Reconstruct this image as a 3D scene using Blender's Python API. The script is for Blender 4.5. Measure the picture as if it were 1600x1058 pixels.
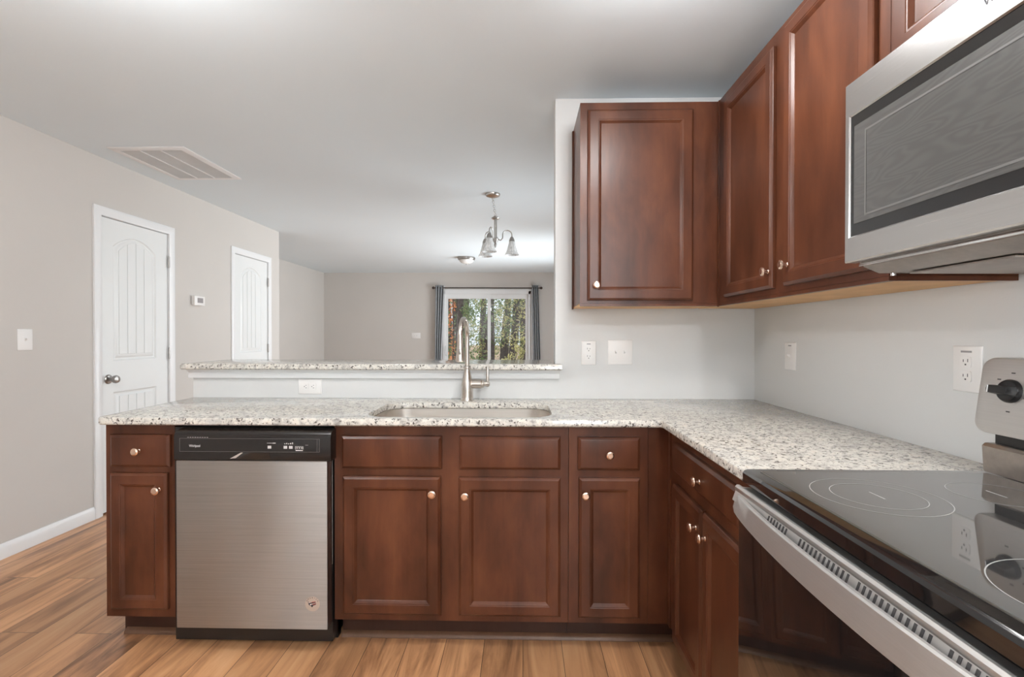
import bpy, bmesh, math, random
from mathutils import Vector, Matrix

for o in list(bpy.data.objects):
    bpy.data.objects.remove(o)
S = bpy.context.scene
C = S.collection
PI = math.pi

# ------------------------------------------------------------------ camera
cam_d = bpy.data.cameras.new('camera')
cam = bpy.data.objects.new('camera', cam_d); C.objects.link(cam)
cam_d.sensor_width = 36.0; cam_d.sensor_fit = 'HORIZONTAL'
cam_d.lens = 767.04 * 36.0 / 1600.0
cam_d.clip_start = 0.02; cam_d.clip_end = 200
cam.matrix_world = (Matrix.Translation((0, 0, 1.2416)) @ Matrix.Rotation(0.0228, 4, 'Z')
                    @ Matrix.Rotation(PI / 2 - 0.0074, 4, 'X') @ Matrix.Rotation(0.0008, 4, 'Z'))
S.camera = cam

# ------------------------------------------------------------------ view, sky, sun, added window fill
S.view_settings.view_transform = 'Standard'
S.view_settings.look = 'None'
S.view_settings.gamma = 1.0
S.view_settings.use_curve_mapping = False
S.view_settings.exposure = 0.42

w = bpy.data.worlds.new('sky'); S.world = w; w.use_nodes = True
bg = w.node_tree.nodes['Background']
bg.inputs['Color'].default_value = (0.80, 0.88, 1.0, 1)
bg.inputs['Strength'].default_value = 1.0

def lamp(name, kind, loc, rot, power, color=(1, 1, 1), **kw):
    d = bpy.data.lights.new(name, kind); d.energy = power; d.color = color
    for k, v in kw.items(): setattr(d, k, v)
    o = bpy.data.objects.new(name, d); C.objects.link(o); o.location = loc; o.rotation_euler = rot
    return o

lamp('sun', 'SUN', (0, 12, 12), (math.radians(48), 0, math.radians(200)), 4.2, (1, 0.94, 0.84), angle=0.01)
# fill lamps outside unseen added windows, tilted up to brighten ceiling and cabinets
lamp('fill_kitchen_window', 'AREA', (-3.30, -2.1, 1.5), (0, -PI / 2 - 0.50, 0), 190, (0.92, 0.97, 1.0), shape='RECTANGLE', size=1.2, size_y=1.2)
lamp('fill_rear_window', 'AREA', (0.70, -3.25, 1.55), (PI / 2 + 0.2, 0, 0), 55, (0.92, 0.97, 1.0), shape='RECTANGLE', size=0.85, size_y=1.3)
lamp('fill_side_window', 'AREA', (1.50, 7.1, 1.25), (0, PI / 2 + 0.45, 0), 128, (0.92, 0.97, 1.0), shape='RECTANGLE', size=2.0, size_y=2.2)
lamp('fill_dining_window', 'AREA', (1.50, 4.3, 1.3), (0, PI / 2 + 0.45, 0), 35, (0.92, 0.97, 1.0), shape='RECTANGLE', size=1.5, size_y=1.4)

# ------------------------------------------------------------------ materials
def mat(name):
    m = bpy.data.materials.new(name); m.use_nodes = True
    nt = m.node_tree; b = nt.nodes['Principled BSDF']
    return m, nt, b
def N(nt, t, **kw):
    n = nt.nodes.new(t)
    for k, v in kw.items():
        if k.startswith('_'): setattr(n, k[1:], v)
        else: n.inputs[k].default_value = v
    return n
def L(nt, a, ao, b, bi): nt.links.new(a.outputs[ao], b.inputs[bi])
def ramp(nt, stops):
    r = nt.nodes.new('ShaderNodeValToRGB'); e = r.color_ramp.elements
    while len(e) < len(stops): e.new(0.5)
    for el, (p, c) in zip(e, stops):
        el.position = p; el.color = (c[0], c[1], c[2], 1) if len(c) == 3 else c
    return r
def coords(nt, scale=(1, 1, 1), space='Object'):
    t = nt.nodes.new('ShaderNodeTexCoord'); m = nt.nodes.new('ShaderNodeMapping')
    m.inputs['Scale'].default_value = scale
    nt.links.new(t.outputs[space], m.inputs['Vector']); return m
def plain(name, col, rough=0.5, metal=0.0, spec=0.5, var=0.04, vscale=6, bump=0.0, bscale=200, coat=0.0):
    m, nt, b = mat(name)
    b.inputs['Roughness'].default_value = rough; b.inputs['Metallic'].default_value = metal
    b.inputs['Specular IOR Level'].default_value = spec; b.inputs['Coat Weight'].default_value = coat
    mp = coords(nt)
    n = N(nt, 'ShaderNodeTexNoise', Scale=vscale, Detail=3.0); L(nt, mp, 'Vector', n, 'Vector')
    r = ramp(nt, [(0.3, tuple(c * (1 - var) for c in col)), (0.7, tuple(min(1, c * (1 + var)) for c in col))])
    L(nt, n, 'Fac', r, 'Fac'); L(nt, r, 'Color', b, 'Base Color')
    if bump:
        n2 = N(nt, 'ShaderNodeTexNoise', Scale=bscale, Detail=2.0); L(nt, mp, 'Vector', n2, 'Vector')
        bp = N(nt, 'ShaderNodeBump', Strength=bump, Distance=0.002); L(nt, n2, 'Fac', bp, 'Height'); L(nt, bp, 'Normal', b, 'Normal')
    return m

M = {}
M['wall'] = plain('wall_paint', (0.60, 0.567, 0.532), 0.75, var=0.015, vscale=1.5, bump=0.12, bscale=260, spec=0.3)
M['kwall'] = plain('wall_paint_lit_copy', (0.665, 0.665, 0.655), 0.6, var=0.012, vscale=1.5, bump=0.1, bscale=260, spec=0.35)  # same paint as wall, kitchen light put into a lighter, cooler colour
M['ceil'] = plain('ceiling_paint', (0.775, 0.852, 0.895), 0.85, var=0.01, vscale=1.2, bump=0.1, bscale=150, spec=0.2)
M['trim'] = plain('white_trim_paint', (0.80, 0.80, 0.80), 0.35, var=0.01)
M['door'] = plain('white_door_paint', (0.77, 0.78, 0.77), 0.4, var=0.01)
M['plastic'] = plain('white_plastic', (0.80, 0.78, 0.76), 0.35, var=0.01)
M['plastic_ivory'] = plain('ivory_plastic', (0.72, 0.70, 0.66), 0.4, var=0.01)
M['dark_slot'] = plain('dark_slot', (0.05, 0.045, 0.045), 0.6)
M['lcd'] = plain('grey_display', (0.30, 0.28, 0.28), 0.3)
M['black'] = plain('black_plastic', (0.012, 0.011, 0.011), 0.28, var=0.1)
M['black_gloss'] = plain('black_gloss', (0.010, 0.009, 0.009), 0.05, var=0.1, coat=0.6)
M['dw_panel'] = plain('dishwasher_black_panel', (0.012, 0.009, 0.008), 0.18, var=0.1)
M['icon'] = plain('printed_grey', (0.55, 0.53, 0.52), 0.5)
M['icon_white'] = plain('printed_white', (0.85, 0.84, 0.83), 0.5)
M['icon_black'] = plain('printed_black', (0.03, 0.03, 0.04), 0.5)
M['icon_red'] = plain('printed_red', (0.45, 0.06, 0.06), 0.5)
M['nickel'] = plain('brushed_nickel', (0.62, 0.57, 0.52), 0.27, 1.0, var=0.03)
M['champagne'] = plain('champagne_knob_metal', (0.80, 0.60, 0.48), 0.26, 1.0, var=0.04, vscale=40)
M['grey_nickel'] = plain('satin_grey_nickel', (0.50, 0.49, 0.47), 0.3, 1.0)
M['dark_nickel'] = plain('dark_nickel', (0.36, 0.34, 0.32), 0.3, 1.0)
M['bronze'] = plain('dark_bronze', (0.06, 0.045, 0.04), 0.35, 0.8)
M['chrome'] = plain('chrome', (0.80, 0.80, 0.80), 0.12, 1.0)
M['curtain'] = plain('grey_curtain_fabric', (0.33, 0.345, 0.36), 0.9, var=0.06, vscale=30, bump=0.2, bscale=600, spec=0.1)
M['edge_strip'] = plain('pale_curtain_strip', (0.62, 0.63, 0.64), 0.9, var=0.03, spec=0.1)
M['ply'] = plain('raw_plywood', (0.66, 0.40, 0.19), 0.6, var=0.12, vscale=9)
M['vinyl'] = plain('white_vinyl', (0.80, 0.81, 0.81), 0.35, var=0.01)
M['bark'] = plain('bark', (0.085, 0.068, 0.058), 0.9, var=0.35, vscale=12, bump=0.5, bscale=40)
M['soil'] = plain('leaf_litter', (0.22, 0.15, 0.09), 0.95, var=0.35, vscale=5)
M['siding'] = plain('blue_grey_siding', (0.25, 0.29, 0.36), 0.8, var=0.1)
M['orange'] = plain('orange_brick', (0.55, 0.22, 0.11), 0.8, var=0.2, vscale=8)

# wood of the cabinets
def wood(name, c0, c1, c2, rough=0.33):
    m, nt, b = mat(name)
    b.inputs['Roughness'].default_value = rough; b.inputs['Coat Weight'].default_value = 0.10; b.inputs['Coat Roughness'].default_value = 0.26; b.inputs['Specular IOR Level'].default_value = 0.30
    mp = coords(nt, (3.2, 3.2, 1.1))
    n = N(nt, 'ShaderNodeTexNoise', Scale=2.2, Detail=5.0, Roughness=0.55, Distortion=0.3); L(nt, mp, 'Vector', n, 'Vector')
    r = ramp(nt, [(0.28, c0), (0.52, c1), (0.78, c2)]); L(nt, n, 'Fac', r, 'Fac')
    mp2 = coords(nt, (45, 45, 1.6))
    g = N(nt, 'ShaderNodeTexNoise', Scale=1.6, Detail=4.0, Roughness=0.6); L(nt, mp2, 'Vector', g, 'Vector')
    gr = ramp(nt, [(0.3, (0.94, 0.94, 0.94)), (0.7, (1.05, 1.05, 1.05))]); L(nt, g, 'Fac', gr, 'Fac')
    mx = N(nt, 'ShaderNodeMix', _data_type='RGBA', _blend_type='MULTIPLY'); mx.inputs['Factor'].default_value = 1.0
    nt.links.new(r.outputs['Color'], mx.inputs[6]); nt.links.new(gr.outputs['Color'], mx.inputs[7])
    nt.links.new(mx.outputs[2], b.inputs['Base Color'])
    return m
M['wood'] = wood('cherry_stained_maple', (0.048, 0.0145, 0.0065), (0.096, 0.0305, 0.0138), (0.160, 0.055, 0.0245))
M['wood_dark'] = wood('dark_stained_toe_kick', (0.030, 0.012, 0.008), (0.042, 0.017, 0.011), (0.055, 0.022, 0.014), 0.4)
M['shoe'] = wood('brown_shoe_molding', (0.10, 0.05, 0.028), (0.14, 0.07, 0.04), (0.19, 0.10, 0.055), 0.4)

# granite
def granite():
    m, nt, b = mat('speckled_cream_granite')
    b.inputs['Roughness'].default_value = 0.10; b.inputs['Specular IOR Level'].default_value = 0.5
    mp = coords(nt)
    n1 = N(nt, 'ShaderNodeTexNoise', Scale=42, Detail=6.0, Roughness=0.65, Distortion=0.5); L(nt, mp, 'Vector', n1, 'Vector')
    r1 = ramp(nt, [(0.33, (0.30, 0.28, 0.26)), (0.43, (0.55, 0.52, 0.475)), (0.57, (0.72, 0.69, 0.625)), (0.74, (0.66, 0.58, 0.48))])
    L(nt, n1, 'Fac', r1, 'Fac')
    n2 = N(nt, 'ShaderNodeTexNoise', Scale=95, Detail=4.0, Roughness=0.6, Distortion=0.5); L(nt, mp, 'Vector', n2, 'Vector')
    r2 = ramp(nt, [(0.385, (1, 1, 1)), (0.43, (0, 0, 0))]); L(nt, n2, 'Fac', r2, 'Fac')
    mx = N(nt, 'ShaderNodeMix', _data_type='RGBA')
    nt.links.new(r2.outputs['Color'], mx.inputs['Factor']); nt.links.new(r1.outputs['Color'], mx.inputs[6])
    mx.inputs[7].default_value = (0.085, 0.07, 0.062, 1)
    n3 = N(nt, 'ShaderNodeTexNoise', Scale=7, Detail=5.0, Roughness=0.65, Distortion=1.2); L(nt, mp, 'Vector', n3, 'Vector')
    r3 = ramp(nt, [(0.58, (0, 0, 0)), (0.72, (0.55, 0.55, 0.55))]); L(nt, n3, 'Fac', r3, 'Fac')
    mx2 = N(nt, 'ShaderNodeMix', _data_type='RGBA')
    nt.links.new(r3.outputs['Color'], mx2.inputs['Factor']); nt.links.new(mx.outputs[2], mx2.inputs[6])
    mx2.inputs[7].default_value = (0.36, 0.35, 0.34, 1)
    nt.links.new(mx2.outputs[2], b.inputs['Base Color'])
    return m
M['granite'] = granite()

# plank floor, boards run along the depth of the room
def planks():
    m, nt, b = mat('laminate_planks')
    b.inputs['Roughness'].default_value = 0.30
    t = nt.nodes.new('ShaderNodeTexCoord'); sx = nt.nodes.new('ShaderNodeSeparateXYZ'); cx = nt.nodes.new('ShaderNodeCombineXYZ')
    L(nt, t, 'Object', sx, 'Vector'); L(nt, sx, 'Y', cx, 'X'); L(nt, sx, 'X', cx, 'Y')
    br = N(nt, 'ShaderNodeTexBrick', Scale=1.0, **{'Mortar Size': 0.0012, 'Mortar Smooth': 0.2, 'Bias': 0.0, 'Brick Width': 1.22, 'Row Height': 0.155})
    br.offset = 0.37; br.offset_frequency = 2
    br.inputs['Color1'].default_value = (0, 0, 0, 1); br.inputs['Color2'].default_value = (1, 1, 1, 1); br.inputs['Mortar'].default_value = (0.5, 0.5, 0.5, 1)
    L(nt, cx, 'Vector', br, 'Vector')
    # per-board shift of the grain
    off = N(nt, 'ShaderNodeVectorMath', _operation='MULTIPLY_ADD'); off.inputs[1].default_value = (7, 13, 5)
    L(nt, br, 'Color', off, 0); mp = coords(nt, (11, 1.1, 1)); nt.links.new(mp.outputs['Vector'], off.inputs[2])
    n = N(nt, 'ShaderNodeTexNoise', Scale=1.0, Detail=7.0, Roughness=0.62, Distortion=0.9); L(nt, off, 'Vector', n, 'Vector')
    r = ramp(nt, [(0.27, (0.13, 0.060, 0.030)), (0.41, (0.38, 0.185, 0.090)), (0.55, (0.62, 0.325, 0.160)), (0.76, (0.76, 0.46, 0.25))])
    L(nt, n, 'Fac', r, 'Fac')
    tone = ramp(nt, [(0.0, (0.74, 0.72, 0.70)), (1.0, (1.12, 1.10, 1.08))]); L(nt, br, 'Color', tone, 'Fac')
    mx = N(nt, 'ShaderNodeMix', _data_type='RGBA', _blend_type='MULTIPLY'); mx.inputs['Factor'].default_value = 1.0
    nt.links.new(r.outputs['Color'], mx.inputs[6]); nt.links.new(tone.outputs['Color'], mx.inputs[7])
    mo = N(nt, 'ShaderNodeMix', _data_type='RGBA'); L(nt, br, 'Fac', mo, 'Factor')
    nt.links.new(mx.outputs[2], mo.inputs[6]); mo.inputs[7].default_value = (0.05, 0.028, 0.016, 1)
    nt.links.new(mo.outputs[2], b.inputs['Base Color'])
    bp = N(nt, 'ShaderNodeBump', Strength=0.15, Distance=0.002); L(nt, n, 'Fac', bp, 'Height'); L(nt, bp, 'Normal', b, 'Normal')
    return m
M['planks'] = planks()

# brushed stainless steel; the brushing runs along one axis
def steel(name, col, rough, axis_scale, aniso=0.0, streak=0.10):
    m, nt, b = mat(name)
    b.inputs['Metallic'].default_value = 1.0
    mp = coords(nt, axis_scale)
    n = N(nt, 'ShaderNodeTexNoise', Scale=1.0, Detail=4.0, Roughness=0.7); L(nt, mp, 'Vector', n, 'Vector')
    r = ramp(nt, [(0.3, tuple(c * (1 - streak) for c in col)), (0.7, tuple(min(1, c * (1 + streak)) for c in col))]); L(nt, n, 'Fac', r, 'Fac')
    L(nt, r, 'Color', b, 'Base Color')
    rr = N(nt, 'ShaderNodeMapRange', **{'To Min': rough * 0.85, 'To Max': rough * 1.2}); L(nt, n, 'Fac', rr, 'Value'); L(nt, rr, 'Result', b, 'Roughness')
    if aniso:
        b.inputs['Anisotropic'].default_value = aniso
        tg = nt.nodes.new('ShaderNodeTangent'); tg.direction_type = 'RADIAL'; tg.axis = 'Z'; L(nt, tg, 'Tangent', b, 'Tangent'); b.inputs['Anisotropic Rotation'].default_value = 0.25
    return m
M['steel_x'] = steel('stainless_brushed_along_x', (0.46, 0.455, 0.445), 0.44, (3, 400, 400), 0.9)
M['steel_y'] = steel('stainless_brushed_along_y', (0.64, 0.625, 0.61), 0.46, (400, 3, 400), 0.0, 0.05)
M['steel_satin'] = steel('satin_stainless_brushed_along_y', (0.66, 0.645, 0.63), 0.25, (400, 3, 400), 0.0, 0.05)
M['steel_sink'] = steel('sink_steel', (0.82, 0.77, 0.71), 0.36, (3, 300, 300), 0.0, 0.05)
M['steel_dull'] = steel('dull_galvanised_steel', (0.42, 0.38, 0.35), 0.38, (20, 20, 20), 0.0, 0.15)

def mesh_window():
    m, nt, b = mat('perforated_grey_screen')
    b.inputs['Roughness'].default_value = 0.32; b.inputs['Coat Weight'].default_value = 1.0; b.inputs['Coat Roughness'].default_value = 0.03
    mp = coords(nt, (1, 3, 16))
    n = N(nt, 'ShaderNodeTexNoise', Scale=1.6, Detail=1.0, Distortion=0.3); L(nt, mp, 'Vector', n, 'Vector')
    wv = N(nt, 'ShaderNodeMath', _operation='SINE'); mu = N(nt, 'ShaderNodeMath', _operation='MULTIPLY'); mu.inputs[1].default_value = 70
    L(nt, n, 'Fac', mu, 0); L(nt, mu, 'Value', wv, 0)
    r = ramp(nt, [(0.0, (0.072, 0.070, 0.067)), (1.0, (0.090, 0.088, 0.084))]); mr = N(nt, 'ShaderNodeMapRange', **{'From Min': -1.0, 'From Max': 1.0})
    L(nt, wv, 'Value', mr, 'Value'); L(nt, mr, 'Result', r, 'Fac'); L(nt, r, 'Color', b, 'Base Color')
    return m
M['screen'] = mesh_window()

def glass(name, tint=(1, 1, 1), refl=0.08, rough=0.0):
    m = bpy.data.materials.new(name); m.use_nodes = True; nt = m.node_tree
    nt.nodes.remove(nt.nodes['Principled BSDF'])
    out = nt.nodes['Material Output']
    tr = N(nt, 'ShaderNodeBsdfTransparent'); tr.inputs['Color'].default_value = (*tint, 1)
    gl = N(nt, 'ShaderNodeBsdfGlossy'); gl.inputs['Roughness'].default_value = rough
    fr = N(nt, 'ShaderNodeFresnel', IOR=1.45)
    mx = nt.nodes.new('ShaderNodeMixShader'); L(nt, fr, 'Fac', mx, 'Fac'); L(nt, tr, 'BSDF', mx, 1); L(nt, gl, 'BSDF', mx, 2)
    L(nt, mx, 'Shader', out, 'Surface'); return m
M['glass'] = glass('window_glass')
def frosted():
    m = bpy.data.materials.new('frosted_shade_glass'); m.use_nodes = True; nt = m.node_tree
    b = nt.nodes['Principled BSDF']; b.inputs['Base Color'].default_value = (0.85, 0.85, 0.84, 1); b.inputs['Roughness'].default_value = 0.25
    tr = N(nt, 'ShaderNodeBsdfTransparent'); tr.inputs['Color'].default_value = (0.97, 0.97, 0.97, 1)
    mp = coords(nt, (90, 90, 4)); n = N(nt, 'ShaderNodeTexNoise', Scale=1.0, Detail=1.0); L(nt, mp, 'Vector', n, 'Vector')
    r = ramp(nt, [(0.35, (0.55, 0.55, 0.55)), (0.65, (0.85, 0.85, 0.85))]); L(nt, n, 'Fac', r, 'Fac')
    mx = nt.nodes.new('ShaderNodeMixShader'); L(nt, r, 'Color', mx, 'Fac'); L(nt, tr, 'BSDF', mx, 1); L(nt, b, 'BSDF', mx, 2)
    L(nt, mx, 'Shader', nt.nodes['Material Output'], 'Surface'); return m
M['shade'] = frosted()
def emit(name, col, s):
    m, nt, b = mat(name); b.inputs['Base Color'].default_value = (*col, 1)
    b.inputs['Emission Color'].default_value = (*col, 1); b.inputs['Emission Strength'].default_value = s; return m
M['lit'] = emit('lit_diffuser', (1.0, 0.97, 0.93), 2.0)

def leaf(name, cols, seed):
    m, nt, b = mat(name); b.inputs['Roughness'].default_value = 0.6
    mp = coords(nt, (1, 1, 1)); n = N(nt, 'ShaderNodeTexNoise', Scale=3.5, Detail=4.0, Roughness=0.8); L(nt, mp, 'Vector', n, 'Vector')
    mp.inputs['Location'].default_value = (seed, seed, seed)
    st = [(0.25 + 0.5 * i / (len(cols) - 1), c) for i, c in enumerate(cols)]
    r = ramp(nt, st); L(nt, n, 'Fac', r, 'Fac'); L(nt, r, 'Color', b, 'Base Color')
    tl = nt.nodes.new('ShaderNodeBsdfTranslucent'); L(nt, r, 'Color', tl, 'Color')
    ad = nt.nodes.new('ShaderNodeMixShader'); ad.inputs['Fac'].default_value = 0.4
    L(nt, b, 'BSDF', ad, 1); L(nt, tl, 'BSDF', ad, 2); L(nt, ad, 'Shader', nt.nodes['Material Output'], 'Surface'); return m
M['leaf_green'] = leaf('green_leaves', [(0.04, 0.08, 0.03), (0.14, 0.21, 0.08), (0.34, 0.40, 0.20)], 0)
M['leaf_yellow'] = leaf('yellow_green_leaves', [(0.16, 0.18, 0.06), (0.42, 0.40, 0.16), (0.72, 0.68, 0.42)], 4)
M['leaf_orange'] = leaf('orange_leaves', [(0.40, 0.14, 0.05), (0.62, 0.27, 0.12), (0.75, 0.42, 0.22)], 9)

# ------------------------------------------------------------------ mesh helpers
class MB:
    def __init__(self): self.bm = bmesh.new()
    def faces(self, verts, faces):
        vs = [self.bm.verts.new(v) for v in verts]
        for f in faces:
            try: self.bm.faces.new([vs[i] for i in f])
            except ValueError: pass
        return vs
    def box(self, x0, x1, y0, y1, z0, z1, bev=0.0, seg=2):
        x0, x1 = sorted((x0, x1)); y0, y1 = sorted((y0, y1)); z0, z1 = sorted((z0, z1))
        t = bmesh.new()
        bmesh.ops.create_cube(t, size=1.0)
        for v in t.verts:
            v.co = Vector((x0 + (v.co.x + .5) * (x1 - x0), y0 + (v.co.y + .5) * (y1 - y0), z0 + (v.co.z + .5) * (z1 - z0)))
        if bev > 0: bmesh.ops.bevel(t, geom=t.edges[:], offset=bev, segments=seg, affect='EDGES', profile=0.6)
        self.merge(t); return self
    def merge(self, t):
        idx = {}
        for v in t.verts: idx[v] = self.bm.verts.new(v.co)
        for f in t.faces: self.bm.faces.new([idx[v] for v in f.verts])
        t.free()
    def prism(self, poly, fn0, fn1, bev=0.0, seg=2):
        """poly: 2D outline; fn0/fn1 map (a,b) to the two end faces."""
        t = bmesh.new()
        a = [t.verts.new(fn0(*p)) for p in poly]; b = [t.verts.new(fn1(*p)) for p in poly]; n = len(poly)
        t.faces.new(a); t.faces.new(b[::-1])
        for i in range(n): t.faces.new([a[i], a[(i + 1) % n], b[(i + 1) % n], b[i]])
        bmesh.ops.recalc_face_normals(t, faces=t.faces[:])
        if bev > 0:
            cap = [e for e in t.edges if (e.verts[0] in a and e.verts[1] in a) or (e.verts[0] in b and e.verts[1] in b)]
            bmesh.ops.bevel(t, geom=cap, offset=bev, segments=seg, affect='EDGES', profile=0.6)
        self.merge(t); return self
    def lathe(self, prof, mtx=Matrix.Identity(4), n=28, cap=True):
        rings = []
        for r, h in prof:
            rings.append([self.bm.verts.new(mtx @ Vector((r * math.cos(2 * PI * k / n), r * math.sin(2 * PI * k / n), h))) for k in range(n)])
        for a, b in zip(rings, rings[1:]):
            for k in range(n): self.bm.faces.new([a[k], a[(k + 1) % n], b[(k + 1) % n], b[k]])
        if cap:
            self.bm.faces.new(rings[0][::-1]); self.bm.faces.new(rings[-1])
        return self
    def tube(self, pts, r, n=12, cap=True, closed=False):
        pts = [Vector(p) for p in pts]; rs = r if isinstance(r, (list, tuple)) else [r] * len(pts)
        up = None; rings = []
        for i, p in enumerate(pts):
            if closed: d = (pts[(i + 1) % len(pts)] - pts[i - 1]).normalized()
            else: d = (pts[min(i + 1, len(pts) - 1)] - pts[max(i - 1, 0)]).normalized()
            if up is None: up = d.orthogonal().normalized()
            up = (up - d * up.dot(d)).normalized(); s = d.cross(up)
            rings.append([self.bm.verts.new(p + (up * math.cos(2 * PI * k / n) + s * math.sin(2 * PI * k / n)) * rs[i]) for k in range(n)])
        prs = list(zip(rings, rings[1:])) + ([(rings[-1], rings[0])] if closed else [])
        for a, b in prs:
            for k in range(n): self.bm.faces.new([a[k], a[(k + 1) % n], b[(k + 1) % n], b[k]])
        if cap and not closed:
            self.bm.faces.new(rings[0][::-1]); self.bm.faces.new(rings[-1])
        return self
    def loops(self, ls, cap0=True, cap1=True):
        """skin a list of closed loops with the same count of points"""
        R = [[self.bm.verts.new(p) for p in l] for l in ls]; n = len(R[0])
        for a, b in zip(R, R[1:]):
            for k in range(n): self.bm.faces.new([a[k], a[(k + 1) % n], b[(k + 1) % n], b[k]])
        if cap0: self.bm.faces.new(R[0][::-1])
        if cap1: self.bm.faces.new(R[-1])
        return self
    def build(self, name, m, parent=None, angle=32, recalc=True):
        if recalc: bmesh.ops.recalc_face_normals(self.bm, faces=self.bm.faces[:])
        off = wloc(parent)
        for v in self.bm.verts: v.co -= off
        me = bpy.data.meshes.new(name); self.bm.to_mesh(me); self.bm.free()
        me.shade_smooth(); me.set_sharp_from_angle(angle=math.radians(angle))
        me.materials.append(m)
        o = bpy.data.objects.new(name, me); C.objects.link(o); o.parent = parent
        return o

def wloc(o):
    v = Vector((0, 0, 0))
    while o is not None: v = v + o.location; o = o.parent
    return v
def thing(name, label, cat, loc=(0, 0, 0), group=None, kind=None):
    o = bpy.data.objects.new(name, None); C.objects.link(o); o.location = loc; o.empty_display_size = 0.1
    return tag(o, label, cat, group, kind)
def tag(o, label=None, cat=None, group=None, kind=None):
    if label: o['label'] = label
    if cat: o['category'] = cat
    if group: o['group'] = group
    if kind: o['kind'] = kind
    return o
def struct(name, mb, m, label, cat): return tag(mb.build(name, m), label, cat, kind='structure')
def inst(src, name, loc, parent, rot=None):
    o = bpy.data.objects.new(name, src); C.objects.link(o); o.parent = parent
    o.location = Vector(loc) - wloc(parent)
    if rot: o.rotation_euler = rot
    return o
def rrect(a0, a1, b0, b1, r, n=6):
    pts = []
    for cx, cy, s in ((a1 - r, b1 - r, 0), (a0 + r, b1 - r, 1), (a0 + r, b0 + r, 2), (a1 - r, b0 + r, 3)):
        for k in range(n + 1):
            t = (s + k / n) * PI / 2; pts.append((cx + r * math.cos(t), cy + r * math.sin(t)))
    return pts
def text_mb(mb, body, size, fn, depth=0.0006, align='LEFT'):
    """adds lettering; fn maps (a, b, d) to world"""
    cu = bpy.data.curves.new('t', 'FONT'); cu.body = body; cu.size = size; cu.align_x = align; cu.extrude = 0
    o = bpy.data.objects.new('t', cu); C.objects.link(o)
    dg = bpy.context.evaluated_depsgraph_get(); me = bpy.data.meshes.new_from_object(o.evaluated_get(dg))
    vs = [mb.bm.verts.new(fn(v.co.x, v.co.y, depth)) for v in me.vertices]
    for p in me.polygons:
        try: mb.bm.faces.new([vs[i] for i in p.vertices])
        except ValueError: pass
    bpy.data.objects.remove(o); bpy.data.curves.remove(cu); bpy.data.meshes.remove(me)

# key planes of the place
XR, XL, XL2 = 1.18, -2.884, -3.90       # right wall, hall wall, living room left wall
YB, YHALL, YFAR, YREAR = 2.533, 5.741, 9.53, -3.0
H = 2.4528
XE = 0.165                               # free end of the kitchen's back wall
CT = 0.914                               # worktop
YF = 1.936                               # face frames of the peninsula run
XF = 0.574                               # face frames of the right run
UF = 2.228                               # face of the wall cabinet on the back wall
XU = 0.875                               # face of the wall cabinets on the right wall

# ------------------------------------------------------------------ room shell
def wall_x(x0, x1, ya, yb, holes, z1=H):
    """wall normal to X with openings (y0,y1,z0,z1)"""
    mb = MB(); y = ya
    for (h0, h1, a, b) in sorted(holes):
        mb.box(x0, x1, y, h0, 0, z1)
        if a > 0: mb.box(x0, x1, h0, h1, 0, a)
        if b < z1: mb.box(x0, x1, h0, h1, b, z1)
        y = h1
    mb.box(x0, x1, y, yb, 0, z1); return mb
def wall_y(y0, y1, xa, xb, holes, z1=H):
    mb = MB(); x = xa
    for (h0, h1, a, b) in sorted(holes):
        mb.box(x, h0, y0, y1, 0, z1)
        if a > 0: mb.box(h0, h1, y0, y1, 0, a)
        if b < z1: mb.box(h0, h1, y0, y1, b, z1)
        x = h1
    mb.box(x, xb, y0, y1, 0, z1); return mb

struct('floor', MB().box(-4.1, 1.4, -3.2, 9.7, -0.12, 0), M['planks'], 'brown laminate plank floor running towards the far wall', 'floor')
struct('ceiling', MB().box(-4.1, 1.4, -3.2, 9.7, H, H + 0.12), M['ceil'], 'flat pale grey ceiling', 'ceiling')
struct('wall_left', wall_x(XL - 0.12, XL, YREAR, YHALL, [(-2.75, -1.45, 0.9, 2.15), (3.28, 3.935, 0, 2.065), (4.835, 5.49, 0, 2.065)]), M['wall'], 'beige hall wall with two white doors', 'wall')
struct('wall_hall_return', MB().box(XL2, XL - 0.12, YHALL - 0.12, YHALL, 0, H), M['wall'], 'beige return wall past the hall doors', 'wall')
struct('wall_living_left', MB().box(XL2 - 0.12, XL2, YHALL - 0.12, YFAR + 0.14, 0, H), M['wall'], 'beige left wall of the living room', 'wall')
struct('wall_far', wall_y(YFAR, YFAR + 0.14, XL2, XR + 0.14, [(-1.564, 0.142, 0.0, 2.09)]), M['wall'], 'beige far wall with a sliding glass door', 'wall')
struct('wall_kitchen_back', MB().box(XE, XR, YB, YB + 0.115, 0, H), M['kwall'], 'light grey wall behind the wall cabinet and worktop corner', 'wall')
struct('wall_right', wall_x(XR, XR + 0.14, YREAR, YFAR, [(3.6, 5.0, 0.6, 2.05), (6.0, 8.2, 0.25, 2.15)]), M['kwall'], 'light grey wall behind the range', 'wall')
struct('wall_rear', wall_y(YREAR - 0.14, YREAR, XL - 0.12, XR + 0.14, [(0.25, 1.12, 0.9, 2.2)]), M['kwall'], 'wall behind the camera with an added narrow window', 'wall')
struct('wall_knee', MB().box(-1.729, XE, YB, YB + 0.115, 0, 1.062), M['kwall'], 'low light grey wall under the raised bar', 'wall')

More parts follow.
